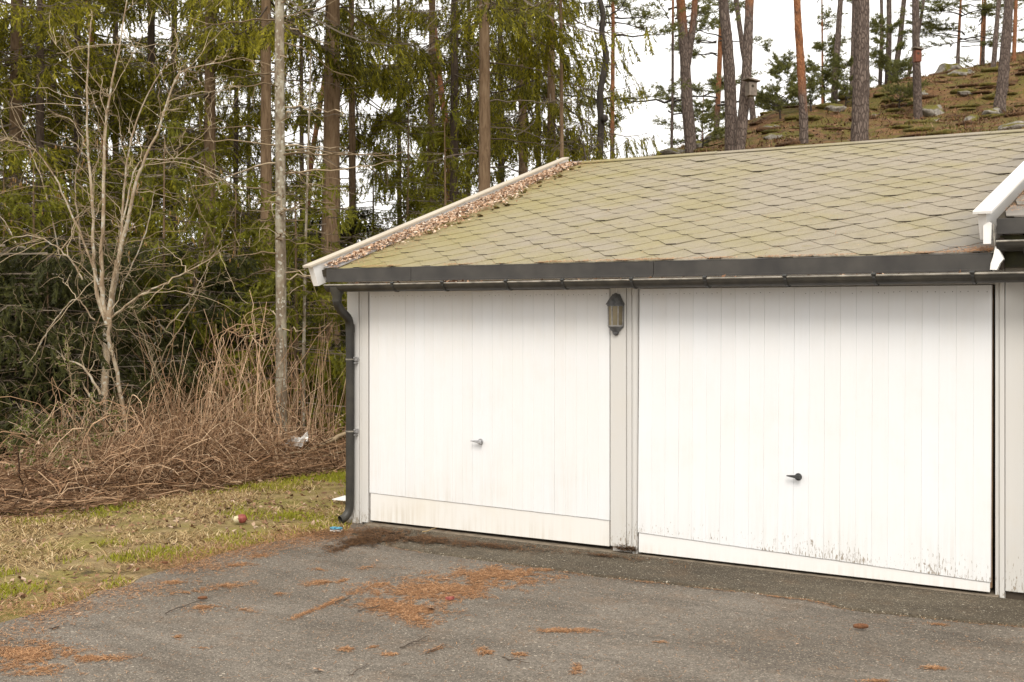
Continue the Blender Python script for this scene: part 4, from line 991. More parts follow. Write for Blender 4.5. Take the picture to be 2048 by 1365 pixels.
# red-stemmed pine far left and behind the thick trunk
def pine_tree(px, depth, dia, label, line, H=15, path=None, lean=(0, 0), crown=None, czs=None, group=None, fork=None, base_y=None, top=None, name='pine_tree'):
    p = place(px, depth); T = empty(name, p); tag(T, label, 'tree', group)
    if path is not None:
        pts = [np.array(at(x, y, depth)) - np.array(p) for x, y in path]; zmin = pts[0][2]
        dirn = nrm(pts[0] - pts[1]); 
        pts = [pts[0] * np.array([1, 1, 0]) - [0, 0, .4]] + ([] if zmin < 0.3 else []) + pts
        last = pts[-1] - pts[-2]; pts = pts + [pts[-1] + last / np.linalg.norm(last) * 2.5, pts[-1] + last / np.linalg.norm(last) * 6]
        me = trunk_mesh('trunk', np.ptp([q[2] for q in pts]), dia / 2, 'pine_bark', int(px), pts=pts, taper=0.45, flare=0.18, rings=60)
    else:
        me = trunk_mesh('trunk', H, dia / 2, 'pine_bark', int(px), lean, 0.06, 0.5, flare=0.2, rings=50)
    tr = obj('trunk', me, T); tr['bark_line'] = float(line)
    if fork:
        pts = [np.array(at(x, y, depth)) - np.array(p) for x, y in fork[0]]
        f_ = obj('fork', trunk_mesh('fork', 6, fork[1] / 2, 'pine_bark', int(px) + 5, pts=pts, taper=0.35, flare=0.0, rings=30), T); f_['bark_line'] = float(line)
    if crown:
        c = obj('crown', PC[crown[0]], T); c.scale = (crown[1],) * 3; c.rotation_euler.z = (px * .31) % 6.28
        if czs is not None: c.location.z = czs
    return T
PC = {
 'tuft': pine_crown(41, 6.5, 1.0, 2.3, 30, 1.0),
 'tuft2': pine_crown(42, 7.5, 1.6, 2.6, 28, 0.9),
 'open': pine_crown(43, 11, 2.2, 2.1, 26, 0.55, up=0.05),
 'airy': pine_crown(46, 9, 1.8, 2.8, 20, 0.7, up=0.05),
 'bush': pine_crown(44, 2.2, 0.15, 1.0, 26, 0.7, up=0.5),
 'side': pine_crown(45, 9, 4.0, 2.6, 13, 0.8, up=0.0),
}
pine_tree(188, 30, 0.16, 'red-stemmed leaning pine between the dark spruces behind the alder', 0.5, path=[(215, 620), (212, 400), (206, 230), (195, 150), (185, 90), (172, 0)], crown=('side', 1.0), czs=1.5)
pine_tree(640, 36, 0.17, 'reddish pine half hidden behind the thick brown trunk', 0.2, path=[(606, 620), (612, 480), (622, 330), (636, 240), (650, 150)])
pine_tree(885, 33, 0.20, 'reddish pine with crooked limbs behind the hanging spruce curtains', 1.0, path=[(905, 600), (900, 330), (893, 250), (882, 180), (862, 0)], crown=('open', 1.0))
# hill pines
pine_tree(1225, 27, 0.098, 'slim straight reddish pine next to the crooked dark trunk', 1.2, path=[(1223, 620), (1224, 330), (1225, 200), (1226, 100), (1226, 0)], crown=('open', .8), czs=.0)
pine_tree(1344, 34, 0.085, 'thin pine with sparse open branches left of the forked pine', 3.2, path=[(1342, 420), (1343, 310), (1345, 180), (1346, 0)], crown=('open', 1.0), czs=-1.2)
pine_tree(1382, 31, 0.30, 'forked pine with two red upper stems', 3.2, path=[(1384, 330), (1379, 260), (1374, 200), (1370, 120), (1364, 40), (1361, 0)],
          fork=([(1374, 130), (1380, 90), (1386, 50), (1390, 0), (1396, -120)], .19), crown=('side', .8), czs=-1)
pine_tree(1436, 38, 0.18, 'thin pine behind the big trunk pair', 1.4, path=[(1431, 300), (1436, 200), (1440, 100), (1443, 0)], crown=('tuft2', .8), czs=0)
pine_tree(1466, 27, 0.29, 'straight grey-brown pine, left of the trunk pair crossing at the base', 9, path=[(1462, 360), (1462, 310), (1461, 200), (1455, 90), (1446, 0)])
pine_tree(1480, 26, 0.255, 'leaning pine with orange upper stem carrying the weathered nest box', 3.2, path=[(1474, 360), (1479, 300), (1488, 210), (1494, 130), (1497, 60), (1499, 0)])
pine_tree(1505, 36, 0.2, 'dark pine leaning left behind the nest box pine', 9, path=[(1512, 290), (1507, 245), (1500, 180), (1486, 100), (1472, 0)])
pine_tree(1604, 27, 0.20, 'slim bright orange pine with grey foot above the roof', 1.0, path=[(1610, 340), (1608, 290), (1606, 210), (1601, 120), (1597, 60), (1594, 0)])
pine_tree(1672, 37, 0.2, 'dark pine with side branches left of the thickest trunk', 12, path=[(1668, 225), (1669, 190), (1673, 120), (1677, 60), (1681, 0)], crown=('side', .95), czs=-1.6)
pine_tree(1722, 24.5, 0.345, 'thickest pine trunk with plated bark standing at the ridge', 14, path=[(1719, 330), (1719, 280), (1722, 180), (1724, 90), (1725, 0)])
pine_tree(1703, 38, 0.14, 'thin dark pine behind the thickest trunk', 12, path=[(1702, 230), (1703, 180), (1706, 90), (1708, 0)])
for px, lab in ((1763, 'left dark stem of the three close pines'), (1778, 'middle straight dark stem of the three close pines'), (1800, 'right leaning dark stem of the three close pines')):
    lean_ = {1763: 0, 1778: 0, 1800: 16}[px]
    pine_tree(px, 42, {1763: .15, 1778: .21, 1800: .21}[px], lab, 14, path=[(px - 4 - lean_ * .6, 200), (px - 2 - lean_ * .4, 140), (px, 80), (px + lean_ * .5, 0)])
pine_tree(1836, 33, 0.235, 'plated grey pine carrying the red-brown nest box', 14, path=[(1836, 262), (1836, 235), (1834, 160), (1832, 80), (1831, 0)])
pine_tree(1846, 40, 0.13, 'thin dark pine leaning behind the red-brown nest box', 14, path=[(1812, 175), (1822, 130), (1836, 70), (1848, 0)])
pine_tree(2008, 31, 0.30, 'big grey pine with flared foot on the upper slope', 14, path=[(2000, 205), (2004, 180), (2010, 110), (2015, 50), (2018, 0)])
pine_tree(2033, 39, 0.14, 'orange pine behind the big grey one on the upper slope', -2, path=[(2027, 140), (2030, 60), (2032, 0)])
pine_tree(1996, 38, 0.17, 'dark pine just left behind the big grey one', 12, path=[(1986, 150), (1992, 70), (1998, 0)])
# bushy pines behind the crest
for i, (px, dp_, cr_, s_, lab) in enumerate([(1918, 40.5, 'tuft', .62, 'bushy green pine on the crest right of the nest box'), (1965, 41.5, 'tuft2', .55, 'smaller green pine on the crest beside the bushy one'),
        (1640, 46, 'airy', .95, 'green pine behind the orange stem'), (1545, 48, 'airy', .7, 'low green pine behind the crest near the weathered nest box'), (1405, 42, 'tuft2', .85, 'green pine behind the forked pine'),
        (1300, 43, 'tuft2', .92, 'sparse pine behind the thin one left of the forked pine'), (1275, 50, 'tuft2', 1.0, 'pale far pine with sparse crown by the slim red stem'), (1960, 46, 'open', .55, 'thin sparse pine beside the bushy green one'), (1470, 45, 'tuft', 0.8, 'green pine behind the crossing trunks')]):
    p = place(px, dp_); T = empty('small_pine', p); tag(T, lab, 'tree')
    hh = {'tuft': 6.5, 'tuft2': 7.5, 'open': 11, 'airy': 9}[cr_] * s_
    t_ = obj('trunk', trunk_mesh('trunk', hh, 0.07, 'pine_bark', 300 + i, (0.01, 0), 0.1, 0.8, 8, 14), T); t_['bark_line'] = 1.0
    c = obj('crown', PC[cr_], T); c.scale = (s_ * (1.45 if i < 2 else 1), s_ * (1.45 if i < 2 else 1), s_); c.rotation_euler.z = i * 2.3
for i, (px, dp_, s_, lab) in enumerate([(1775, 40.5, .9, 'green juniper bush at the foot of the three pines'), (1575, 37, 0.8, 'green bush on the crest left of the orange pine'), (1560, 33, .55, 'small bush by the mossy rocks'), (1650, 38, .8, 'green bush behind the orange pine'), (1800, 34, .55, 'small green bush in front of the three pines'), (1405, 31.5, .5, 'small bush at the foot of the forked pine'),
         (1690, 36, .6, 'low bush left of the thickest pine'), (1620, 33, .5, 'low bush at the foot of the orange pine')]):
    p = place(px, dp_); T = empty('juniper_bush', p); tag(T, lab, 'bush')
    obj('stem', trunk_mesh('stem', 1.5 * s_, .03, 'dark_bark', 320 + i, (0, 0), .05, .8, 6, 8), T)
    c = obj('crown', PC['bush'], T); c.scale = (s_ * .9, s_ * .9, s_); c.rotation_euler.z = i
# crooked dark birch with a burl
bp_ = [(1198, 620), (1199, 330), (1202, 250), (1200, 190), (1209, 140), (1212, 110), (1204, 70), (1206, 30), (1200, 0)]
p = place(1198, 24); T = empty('crooked_tree', p); tag(T, 'crooked dark trunk with a burl behind the roof ridge', 'tree')
pts = [np.array(at(x, y, 24)) - np.array(p) for x, y in bp_]; pts = [pts[0] * [1, 1, 0] - [0, 0, .2]] + pts[1:]
obj('trunk', trunk_mesh('trunk', 8, .066, 'dark_bark', 9, pts=pts, taper=.25, flare=.05, rings=60), T)
bl = MB(); bl.lathe([(0, -.075), (.05, -.06), (.07, 0), (.055, .05), (0, .075)], (0, 0, 0), 10); o = obj('burl', bl.mesh('burl', M['dark_bark'], True), T); o.location = Vector(at(1209, 237, 23.9)) - p
c = obj('branches', dead_branches(61, 3.5, 8.5, 14, 1.3, .05, -.4, 'bark_twig', 6, 4, .012), T)

# nest boxes on the pines
def nestbox(px, py, depth, w_, h_, mat, label, roofw, facing=0.0):
    c = Vector(at(px, py, depth)); T = empty('nest_box', c); tag(T, label, 'nest box'); T.rotation_euler.z = TH + facing
    b = MB(); b.box((-w_ / 2, -w_ / 2, -h_ / 2), (w_ / 2, w_ / 2, h_ / 2)); obj('box', b.mesh('box', M[mat], fix=True), T)
    b = MB(); r2 = roofw / 2; b.hexa([(-r2, -r2, h_ / 2 + .002), (r2, -r2, h_ / 2 + .002 - .05), (r2, r2, h_ / 2 + .002 - .05), (-r2, r2, h_ / 2 + .002), (-r2, -r2, h_ / 2 + .03), (r2, -r2, h_ / 2 - .02), (r2, r2, h_ / 2 - .02), (-r2, r2, h_ / 2 + .03)])
    r_ = obj('lid', b.mesh('lid', M['birdbox'], fix=True), T); r_.location.z = .055
    b = MB(); b.lathe([(0.03, 0), (0.0, 0.001)], (0, 0, 0), 12); v = b.v[0]; b.v[0] = np.c_[v[:, 0] - .01, -w_ / 2 - .003 - v[:, 2], v[:, 1] + h_ * .2]
    obj('hole_disc', b.mesh('hole_disc', M['shingle_edge']), T)  # flat dark disc, the shade inside a hole put into its colour
    b = MB(); b.box((-.02, w_ / 2, -h_ * .62), (.02, w_ / 2 + .02, h_ * .62)); obj('back_strip', b.mesh('back_strip', M['birdbox'], fix=True), T)
    return T
nestbox(1502, 179, 25.6, .17, .26, 'birdbox', 'weathered grey nest box with slanted lid on the leaning pine', .27, 0.35)
nestbox(1835, 113, 32.4, .15, .28, 'birdbox_red', 'red-brown nest box on the plated grey pine', .23, 0.1)

# ------------------------------------------------------------------ bare alder and other leafless shrubs
def bare_tree(name, label, stems, depth, mat_main, mat_twig, seed, twigs=16, L=1.1, cat='tree', catkins=0, group=None, dz=0.0, spread=0.35):
    rng = np.random.default_rng(seed)
    base = np.array(at(*stems[0][0][0], depth)); p = Vector((base[0], base[1], gz(base))); T = empty(name, p); tag(T, label, cat, group)
    tw = MB(); ck = MB()
    for pts, r0, r1 in stems:
        dd = rng.normal(0, spread)
        P = np.array([at(x, y, depth + dd * i / max(1, len(pts) - 1)) for i, (x, y) in enumerate(pts)]) - np.array(p)
        C = resample(P, 26); C[1:-1] += rng.normal(0, .006, (24, 3))
        t = np.linspace(0, 1, 26)
        b = MB(); b.tube(C, .82 * (r0 + (r1 - r0) * t) * (1 + rng.normal(0, .05, 26)), 7); obj('stem', b.mesh('stem', M[mat_main], True), T)
        ln = np.linalg.norm(np.diff(C, axis=0), axis=1).sum()
        n_ = int(twigs * ln / 2.5)
        for _ in range(n_):
            i = rng.integers(5, 26); a = C[i]; tang = nrm(C[min(i + 1, 25)] - C[i - 1])
            d = nrm(tang * rng.uniform(.3, 1) + rng.normal(0, .75, 3) + [0, 0, .25])
            l = L * rng.uniform(.25, 1) * (1 - .35 * t[i]); m = 9; s = np.linspace(0, 1, m)[:, None]
            bend = rng.normal(0, .35, 3) + [0, 0, -.35]
            Q = a + d * l * s + bend * l * s ** 2 * .7; Q[1:] += rng.normal(0, .014, (m - 1, 3))
            rr_ = np.minimum(.0046, (r0 + (r1 - r0) * t[i]) * .6)
            tw.tube(Q, np.linspace(rr_, .0022, m), 4)
            for _k in range(rng.integers(2, 6)):
                j = rng.integers(2, m); d2 = nrm(d * .6 + rng.normal(0, .7, 3)); l2 = l * rng.uniform(.15, .5)
                s5 = np.linspace(0, 1, 6)[:, None]; W = Q[j] + d2 * l2 * s5 + rng.normal(0, .25, 3) * l2 * s5 ** 2; W[1:] += rng.normal(0, .006, (5, 3))
                tw.tube(W, np.linspace(.0028, .0013, 6), 3)
                if rng.random() < catkins:
                    for _c in range(rng.integers(1, 4)):
                        e = W[rng.integers(2, 6)]; ck.tube([e, e - [0, 0, .02], e - [rng.normal(0, .006), 0, .055]], [.003, .006, .003], 4)
    if tw.n: obj('twigs', tw.mesh('twigs', M[mat_twig]), T)
    if ck.n: obj('catkins', ck.mesh('catkins', M['catkin']), T)
    return T
AL = [([(194, 950), (202, 860), (210, 760), (213, 690), (214, 645)], .062, .048),
      ([(214, 650), (196, 600), (189, 540), (186, 470), (183, 380), (173, 250), (176, 130), (182, 40)], .032, .008),
      ([(213, 650), (205, 590), (203, 520), (206, 420), (208, 330), (213, 230), (234, 110), (256, -10)], .036, .008),
      ([(215, 650), (228, 560), (240, 500), (258, 430), (275, 360), (290, 318), (320, 250), (352, 158), (400, 132), (470, 118)], .034, .006),
      ([(216, 655), (226, 600), (238, 520), (246, 440), (251, 350), (265, 270), (300, 180), (352, 95)], .026, .006),
      ([(201, 790), (170, 738), (130, 720), (80, 718), (0, 730)], .018, .005),
      ([(199, 830), (170, 775), (140, 748), (112, 730), (60, 726), (0, 748)], .016, .004),
      ([(219, 640), (270, 598), (330, 566), (400, 530), (440, 505)], .016, .005),
      ([(262, 930), (248, 830), (230, 730), (219, 680), (222, 600), (232, 520)], .030, .02),
      ([(205, 590), (180, 520), (140, 420), (100, 340), (60, 295), (-10, 276)], .017, .005),
      ([(246, 440), (275, 330), (330, 320), (372, 318), (440, 345)], .012, .004),
      ([(165, 560), (140, 520), (90, 480), (30, 475), (-10, 500)], .012, .004),
      ([(190, 640), (150, 600), (110, 640), (80, 690), (70, 710)], .010, .003)]
bare_tree('alder_tree', 'leafless many-stemmed alder with pale lichen bark in the brush', AL, 14.2, 'alder_bark', 'twig', 3, 19, 1.35)
bare_tree('bare_shrub', 'leafless forked sapling behind the brush heap', [([(352, 870), (330, 790), (313, 745), (290, 680), (268, 620)], .014, .005), ([(313, 745), (332, 700), (365, 650), (392, 600), (410, 560)], .011, .004)], 15.2, 'twig', 'twig', 5, 12, .8, 'shrub')
bare_tree('hazel_shrub', 'hazel with hanging yellow catkins behind the alder', [([(150, 900), (150, 700), (120, 520), (90, 380), (60, 300)], .02, .006), ([(160, 900), (175, 650), (160, 480), (150, 360), (170, 280)], .02, .006), ([(155, 900), (120, 680), (40, 500), (-20, 400)], .02, .006), ([(165, 900), (230, 620), (290, 470), (310, 380)], .018, .005), ([(165, 900), (300, 700), (380, 600), (420, 520)], .016, .005)],
          17.0, 'alder_bark', 'dead_twig', 6, 9, 1.2, 'shrub', .8)
bare_tree('bare_shrub', 'leafless curling shrub behind the ridge left end', [([(1175, 640), (1172, 330), (1160, 280), (1166, 240), (1150, 180)], .016, .005), ([(1175, 640), (1178, 330), (1184, 290), (1178, 230)], .012, .004)], 21, 'bark_twig', 'bark_twig', 8, 8, .6, 'shrub')
for i, st in enumerate([[([(40, 985), (28, 930), (10, 880)], .008, .003), ([(45, 985), (60, 920), (55, 860)], .008, .003), ([(42, 985), (90, 930), (120, 900)], .007, .003)],
                        [([(110, 975), (100, 920), (85, 860), (60, 830)], .008, .003), ([(112, 975), (130, 910), (125, 850)], .008, .003), ([(115, 975), (160, 920), (190, 880)], .007, .003)],
                        [([(150, 960), (148, 860), (140, 760), (136, 690)], .010, .004), ([(152, 960), (165, 880), (170, 800)], .008, .003), ([(154, 960), (200, 890), (225, 840)], .007, .003)]]):
    T = bare_tree('budding_shrub', ['low budding shrub at the outer end of the brush', 'low budding shrub between brush end and alder', 'tall thin budding shrub just left of the alder foot'][i], st, 12.6 + .35 * i, 'twig', 'twig', 20 + i, 26, .55, 'shrub')
    rng = np.random.default_rng(60 + i); tws = [c for c in T.children if c.name.startswith('twigs')][0]
    co_ = np.zeros(len(tws.data.vertices) * 3, np.float32); tws.data.vertices.foreach_get('co', co_); co_ = co_.reshape(-1, 3)
    sel = co_[rng.integers(0, len(co_), 420)]
    d = nrm(rng.normal(0, 1, (420, 3)) + [0, 0, .6]); w_ = nrm(np.cross(d, rng.normal(size=(420, 3)))) * .010; l_ = rng.uniform(.018, .036, (420, 1))
    V = np.stack([sel, sel + d * l_ * .5 + w_, sel + d * l_, sel + d * l_ * .5 - w_], 1).reshape(-1, 3)
    obj('buds', mesh_np('buds', V, quads=np.arange(len(V)).reshape(-1, 4), mats=[M['bud']]), T)

# ------------------------------------------------------------------ brush of dead canes
def canes(n, seed, fn, m=8, k=3):
    rng = np.random.default_rng(seed); P, R = fn(rng, n, np.linspace(0, 1, m)[None, :, None])
    return tubes(P, R, k)
def arch(rng, n, s):
    y = np.where(rng.random(n) < .86, rng.normal(1.25, 1.0, n), rng.uniform(-3.5, 4.4, n)); x = -2.70 - rng.gamma(1.6, 0.50, n).clip(0, 3.0)
    a = np.c_[x, y, np.zeros(n)]; az = rng.uniform(0, 2 * np.pi, n); L = rng.uniform(.25, 1.7, n)
    hgt = rng.gamma(2.0, .135, n).clip(.03, .85) * smooth((-x - 2.58) / .9) * np.interp(y, [-3.5, -1.4, -0.5, 0.4, 1.3, 2.2, 3.0, 4.4], [.2, .28, .5, 1.05, 1.05, .75, .6, .5])
    d = np.c_[np.cos(az) * .55, np.sin(az), np.zeros(n)] * L[:, None]
    ks = rng.uniform(.70, 1.0, (n, 1, 1))
    P = a[:, None] + d[:, None] * s + np.array([0, 0, 1.0]) * (hgt[:, None, None] * (4 * s * (1 - s * ks)))
    P += rng.normal(0, .13, (n, 1, 3)) * s * np.sin(s * rng.uniform(3, 9, (n, 1, 1)) + rng.uniform(0, 6, (n, 1, 1))) + rng.normal(0, .010, P.shape)
    P[..., 2] = np.maximum(P[..., 2], 0.01 + rng.uniform(0, .06, (n, 1)))
    P[..., 0] = np.minimum(P[..., 0], -2.45 + rng.normal(0, .10, (n, 1)))
    return P, (rng.gamma(2.6, .00115, n).clip(.0012, .010)[:, None] * np.linspace(1.1, .5, s.shape[1])[None])
def mat_(rng, n, s):
    y = np.where(rng.random(n) < .72, rng.normal(1.4, 1.2, n), rng.uniform(-3.5, 4.4, n)); x = -2.55 - rng.uniform(0, 1, n) ** 1.3 * 2.4; z = rng.uniform(0.01, .26, n) * smooth((-x - 2.45) / .7)
    az = rng.normal(np.pi / 2, .95, n); L = rng.uniform(.3, 1.3, n)
    d = np.c_[np.cos(az), np.sin(az), rng.normal(0, .12, n)] * L[:, None]
    P = np.c_[x, y, z][:, None] + d[:, None] * (s - .5) + rng.normal(0, .12, (n, 1, 3)) * (s - .5) ** 2 * 3 + rng.normal(0, .007, (n, s.shape[1], 3))
    P[..., 2] = np.maximum(P[..., 2], .008); P[..., 0] = np.minimum(P[..., 0], -2.42 + rng.normal(0, .08, (n, 1)))
    return P, rng.gamma(3.0, .0014, n).clip(.0015, .014)[:, None] * np.ones((1, s.shape[1]))
def upright(rng, n, s):
    y = np.concatenate([rng.normal(2.9, .75, n * 3 // 4), rng.uniform(-0.1, 4, n - n * 3 // 4)]); x = -3.3 - rng.gamma(2, .5, n)
    h = rng.uniform(.5, 1.75, n) * np.where(np.arange(n) < n * 3 // 4, 1, .6)
    d = np.c_[rng.normal(0, .22, n), rng.normal(0, .22, n), np.ones(n)] * h[:, None]
    P = np.c_[x, y, np.zeros(n)][:, None] + d[:, None] * s + rng.normal(0, .22, (n, 1, 3)) * s ** 2.5 * [1, 1, .5] + rng.normal(0, .010, (n, s.shape[1], 3)) * s
    return P, rng.uniform(.0030, .0062, n)[:, None] * np.linspace(1.1, .5, s.shape[1])[None]
mb = MB()
v, q = canes(5000, 1, arch); mb.add(v, quads=q, mi=1)
v, q = canes(1500, 11, arch); mb.add(v, quads=q, mi=0)
v, q = canes(2900, 2, mat_); mb.add(v, quads=q, mi=0)
bro = obj('brush_heap', mb.mesh('brush_heap', [M['cane'], M['cane_light']])); tag(bro, 'tangled heap of dry brown canes along the forest edge', 'brush', None, 'stuff')
mb = MB(); v, q = canes(420, 4, upright, 9, 4); mb.add(v, quads=q)
tag(obj('upright_canes', mb.mesh('upright_canes', [M['cane_light']])), 'upright dry canes standing by the forest edge near the downpipe', 'canes', None, 'stuff')
rng = np.random.default_rng(70); nl_ = 5200; yb = np.where(rng.random(nl_) < .7, rng.normal(1.1, 1.1, nl_), rng.uniform(-3.5, 4.4, nl_)); xb_ = -2.5 - rng.gamma(1.6, .5, nl_).clip(0, 3)
hb = rng.uniform(0, 1, nl_) ** 1.6 * .55 * smooth((-xb_ - 2.5) / .8)
BRUSH_LEAF = np.c_[xb_, yb, hb]
# looping vines
rng = np.random.default_rng(7); mb = MB()
for cxp, cyp, rad, n_ in ((512, 645, .22, 9), (450, 720, .2, 6), (540, 780, .28, 8), (430, 850, .3, 10)):
    c0 = np.array(at(cxp, cyp, 15.0))
    for _ in range(n_):
        t = np.linspace(0, rng.uniform(3, 7.5), 22); r_ = rad * rng.uniform(.35, 1.1); dn = rng.normal(0, .12, 3); ph = rng.uniform(0, 6)
        Pv = c0 + dn + np.stack([np.cos(t + ph) * r_ * .5, np.cos(t + ph) * r_, np.sin(t + ph) * r_ * .8 - t * .06], 1) + rng.normal(0, .008, (22, 3))
        mb.tube(Pv, [rng.uniform(.0018, .0042)] * 22, 4)
    for _ in range(6):
        g0 = np.array([c0[0] + rng.normal(0, .2), c0[1] + rng.normal(0, .25), 0.0]); e0 = c0 + rng.normal(0, .15, 3)
        s = np.linspace(0, 1, 14)[:, None]; mb.tube(g0 + (e0 - g0) * s + rng.normal(0, .12, 3) * np.sin(s * 3.1) + rng.normal(0, .01, (14, 3)), np.linspace(.008, .004, 14), 4)
tag(obj('dead_vines', mb.mesh('dead_vines', [M['cane_light']])), 'curled dead vines hanging above the brush heap', 'vines', None, 'stuff')
# a few thicker logs in the brush
for i, (a_, b_, r_, lab) in enumerate([((610, 905, 15.0), (690, 868, 15.6), .035, 'cut pale log in the brush beside the downpipe'), ((560, 945, 14.6), (690, 900, 15.3), .018, 'thin pale branch lying on the brush by the downpipe'), ((440, 930, 14.2), (600, 905, 14.8), .016, 'thin grey branch lying across the brush heap')]):
    A_ = np.array(at(*a_)); B_ = np.array(at(*b_)); s = np.linspace(0, 1, 12)[:, None]
    m_ = MB(); m_.tube(A_ + (B_ - A_) * s + np.random.default_rng(i).normal(0, .008, (12, 3)), np.linspace(r_, r_ * .7, 12), 9, caps=True); tag(m_.build('fallen_branch', M['twig'], smooth_=True, fix=False), lab, 'branch')

# ------------------------------------------------------------------ grass, straw, leaves
def blades(name, n, seed, region, mat, hmin, hmax, wid, flat=0.0, mask=None):
    rng = np.random.default_rng(seed); X, Y = region(rng, n)
    if mask is not None:
        k = mask(X, Y, rng); X, Y = X[k], Y[k]
    n = len(X); Z = ground_z(X, Y); B = np.c_[X, Y, Z]
    az = rng.uniform(0, 2 * np.pi, n); w_ = np.c_[np.cos(az), np.sin(az), np.zeros(n)] * wid * rng.uniform(.6, 1.3, (n, 1))
    h = rng.uniform(hmin, hmax, n)[:, None]; ln = rng.normal(0, .45 + flat, (n, 2)); up_ = np.c_[ln, np.full(n, 1.0 - flat * .9)]; up_ = nrm(up_)
    mid = B + up_ * h * .55; tip = B + up_ * h * np.array([1.25, 1.25, .9]) 
    V = np.stack([B - w_, B + w_, mid + w_ * .7, mid - w_ * .7, tip], 1).reshape(-1, 3); I = np.arange(n) * 5
    return mesh_np(name, V, tris=np.stack([I + 3, I + 2, I + 4], 1), quads=np.stack([I, I + 1, I + 2, I + 3], 1), mats=[M[mat]])
def lawn_region(rng, n):
    X = rng.uniform(-5.5, 0.6, n); Y = rng.uniform(-5.4, 5.2, n)
    ex = np.interp(Y, E[:, 1], E[:, 0]) if E[0, 1] < E[-1, 1] else np.interp(Y, E[::-1, 1], E[::-1, 0])
    k = (X > -3.0 + vnoise(X, Y, .5, 3) * .2) & (X < np.where(Y > 0, -0.02, ex - .01))
    return X[k], Y[k]
gm2 = None
gm = lambda X, Y, rng: (vnoise(X, Y, .9, 21) * .6 + vnoise(X, Y, .3, 22) * .5 + 0.55 * smooth((-X - 1.7) / .7) + 0.1 * smooth(Y / 2) - .22) > rng.uniform(-.15, .4, len(X))
tag(obj('lawn_grass', blades('lawn_grass', 190000, 1, lawn_region, 'grass', .025, .065, .0042, 0, gm)), 'short fresh green grass growing in patches', 'grass', None, 'stuff')
tag(obj('dry_grass', blades('dry_grass', 260000, 2, lawn_region, 'straw', .03, .080, .0042, .55, lambda X, Y, rng: vnoise(X, Y, .7, 31) * .7 + vnoise(X, Y, .25, 33) * .5 + .25 > rng.uniform(-.2, .6, len(X)))), 'matted dry straw lying on the lawn', 'dry grass', None, 'stuff')
def leaves(name, pts, seed, mat, smin, smax, nrm_up=None, lift=.012, rigid=.5):
    rng = np.random.default_rng(seed); n = len(pts); upv = np.array([0, 0, 1.0]) if nrm_up is None else nrm_up
    N_ = nrm(upv + rng.normal(0, rigid, (n, 3))); a = nrm(np.cross(N_, rng.normal(size=(n, 3)))); b = np.cross(N_, a)
    s = rng.uniform(smin, smax, (n, 1)); c = pts + upv * rng.uniform(.2, 1, (n, 1)) * lift; cu = N_ * s * rng.uniform(-.5, .6, (n, 1))
    V = np.stack([c - a * s, c - b * s * .55 + cu * .4, c + a * s * 1.05 + cu * .2, c + b * s * .55 + cu * .6], 1).reshape(-1, 3); I = np.arange(n) * 4
    return mesh_np(name, V, tris=np.concatenate([np.stack([I, I + 1, I + 2], 1), np.stack([I, I + 2, I + 3], 1)]), mats=[M[mat]])
rng = np.random.default_rng(9); X, Y = lawn_region(rng, 15000); k = vnoise(X, Y, 1.1, 41) * .6 + vnoise(X, Y, .4, 42) * .4 + .35 * smooth((-X - 2.0) / .8) > rng.uniform(-.7, .8, len(X)); X, Y = X[k], Y[k]
tag(obj('fallen_leaves', leaves('fallen_leaves', np.c_[X, Y, ground_z(X, Y)], 1, 'leaf', .014, .034)), 'brown fallen leaves scattered over the lawn', 'leaves', None, 'stuff')
X = rng.uniform(-7, -2.3, 9000); Y = rng.uniform(-5, 5, 9000)
tag(obj('brush_litter', leaves('brush_litter', np.c_[X, Y, ground_z(X, Y)], 2, 'leaf', .015, .04, lift=.05)), 'dark leaf litter under the brush', 'leaves', None, 'stuff')
tag(obj('brush_leaves', leaves('brush_leaves', BRUSH_LEAF, 12, 'leaf', .010, .028, lift=.02, rigid=1.2)), 'withered leaves hanging in the brush heap', 'leaves', None, 'stuff')
# hill: leaf litter, grass tufts, moss mounds, rocks
rng = np.random.default_rng(12); X = rng.uniform(-12, 4, 34000); Y = rng.uniform(13, 42, 34000); k = vnoise(X, Y, 1.6, 51) + vnoise(X, Y, .6, 52) * .6 > rng.uniform(-.6, 1, len(X)); X, Y = X[k], Y[k]
tag(obj('hill_litter', leaves('hill_litter', np.c_[X, Y, ground_z(X, Y)], 3, 'hill_leaf', .02, .05, lift=.03)), 'brown needles and leaves covering the hill side', 'leaves', None, 'stuff')
def hill_region(rng, n): return rng.uniform(-13, 4, n), rng.uniform(12.5, 44, n)
tag(obj('hill_grass', blades('hill_grass', 60000, 5, hill_region, 'hill_leaf', .06, .22, .008, .2, lambda X, Y, rng: vnoise(X, Y, 1.3, 61) + vnoise(X, Y, .4, 62) * .6 > rng.uniform(-.4, 1, len(X)))), 'dry grass tufts and heather on the hill side', 'grass', None, 'stuff')
tag(obj('hill_moss', blades('hill_moss', 60000, 6, hill_region, 'hill_green', .03, .10, .012, .1, lambda X, Y, rng: vnoise(X, Y, 1.7, 71) + vnoise(X, Y, .5, 72) * .6 > rng.uniform(.1, 1.2, len(X)))), 'yellow-green moss and lingonberry on the hill side', 'moss', None, 'stuff')
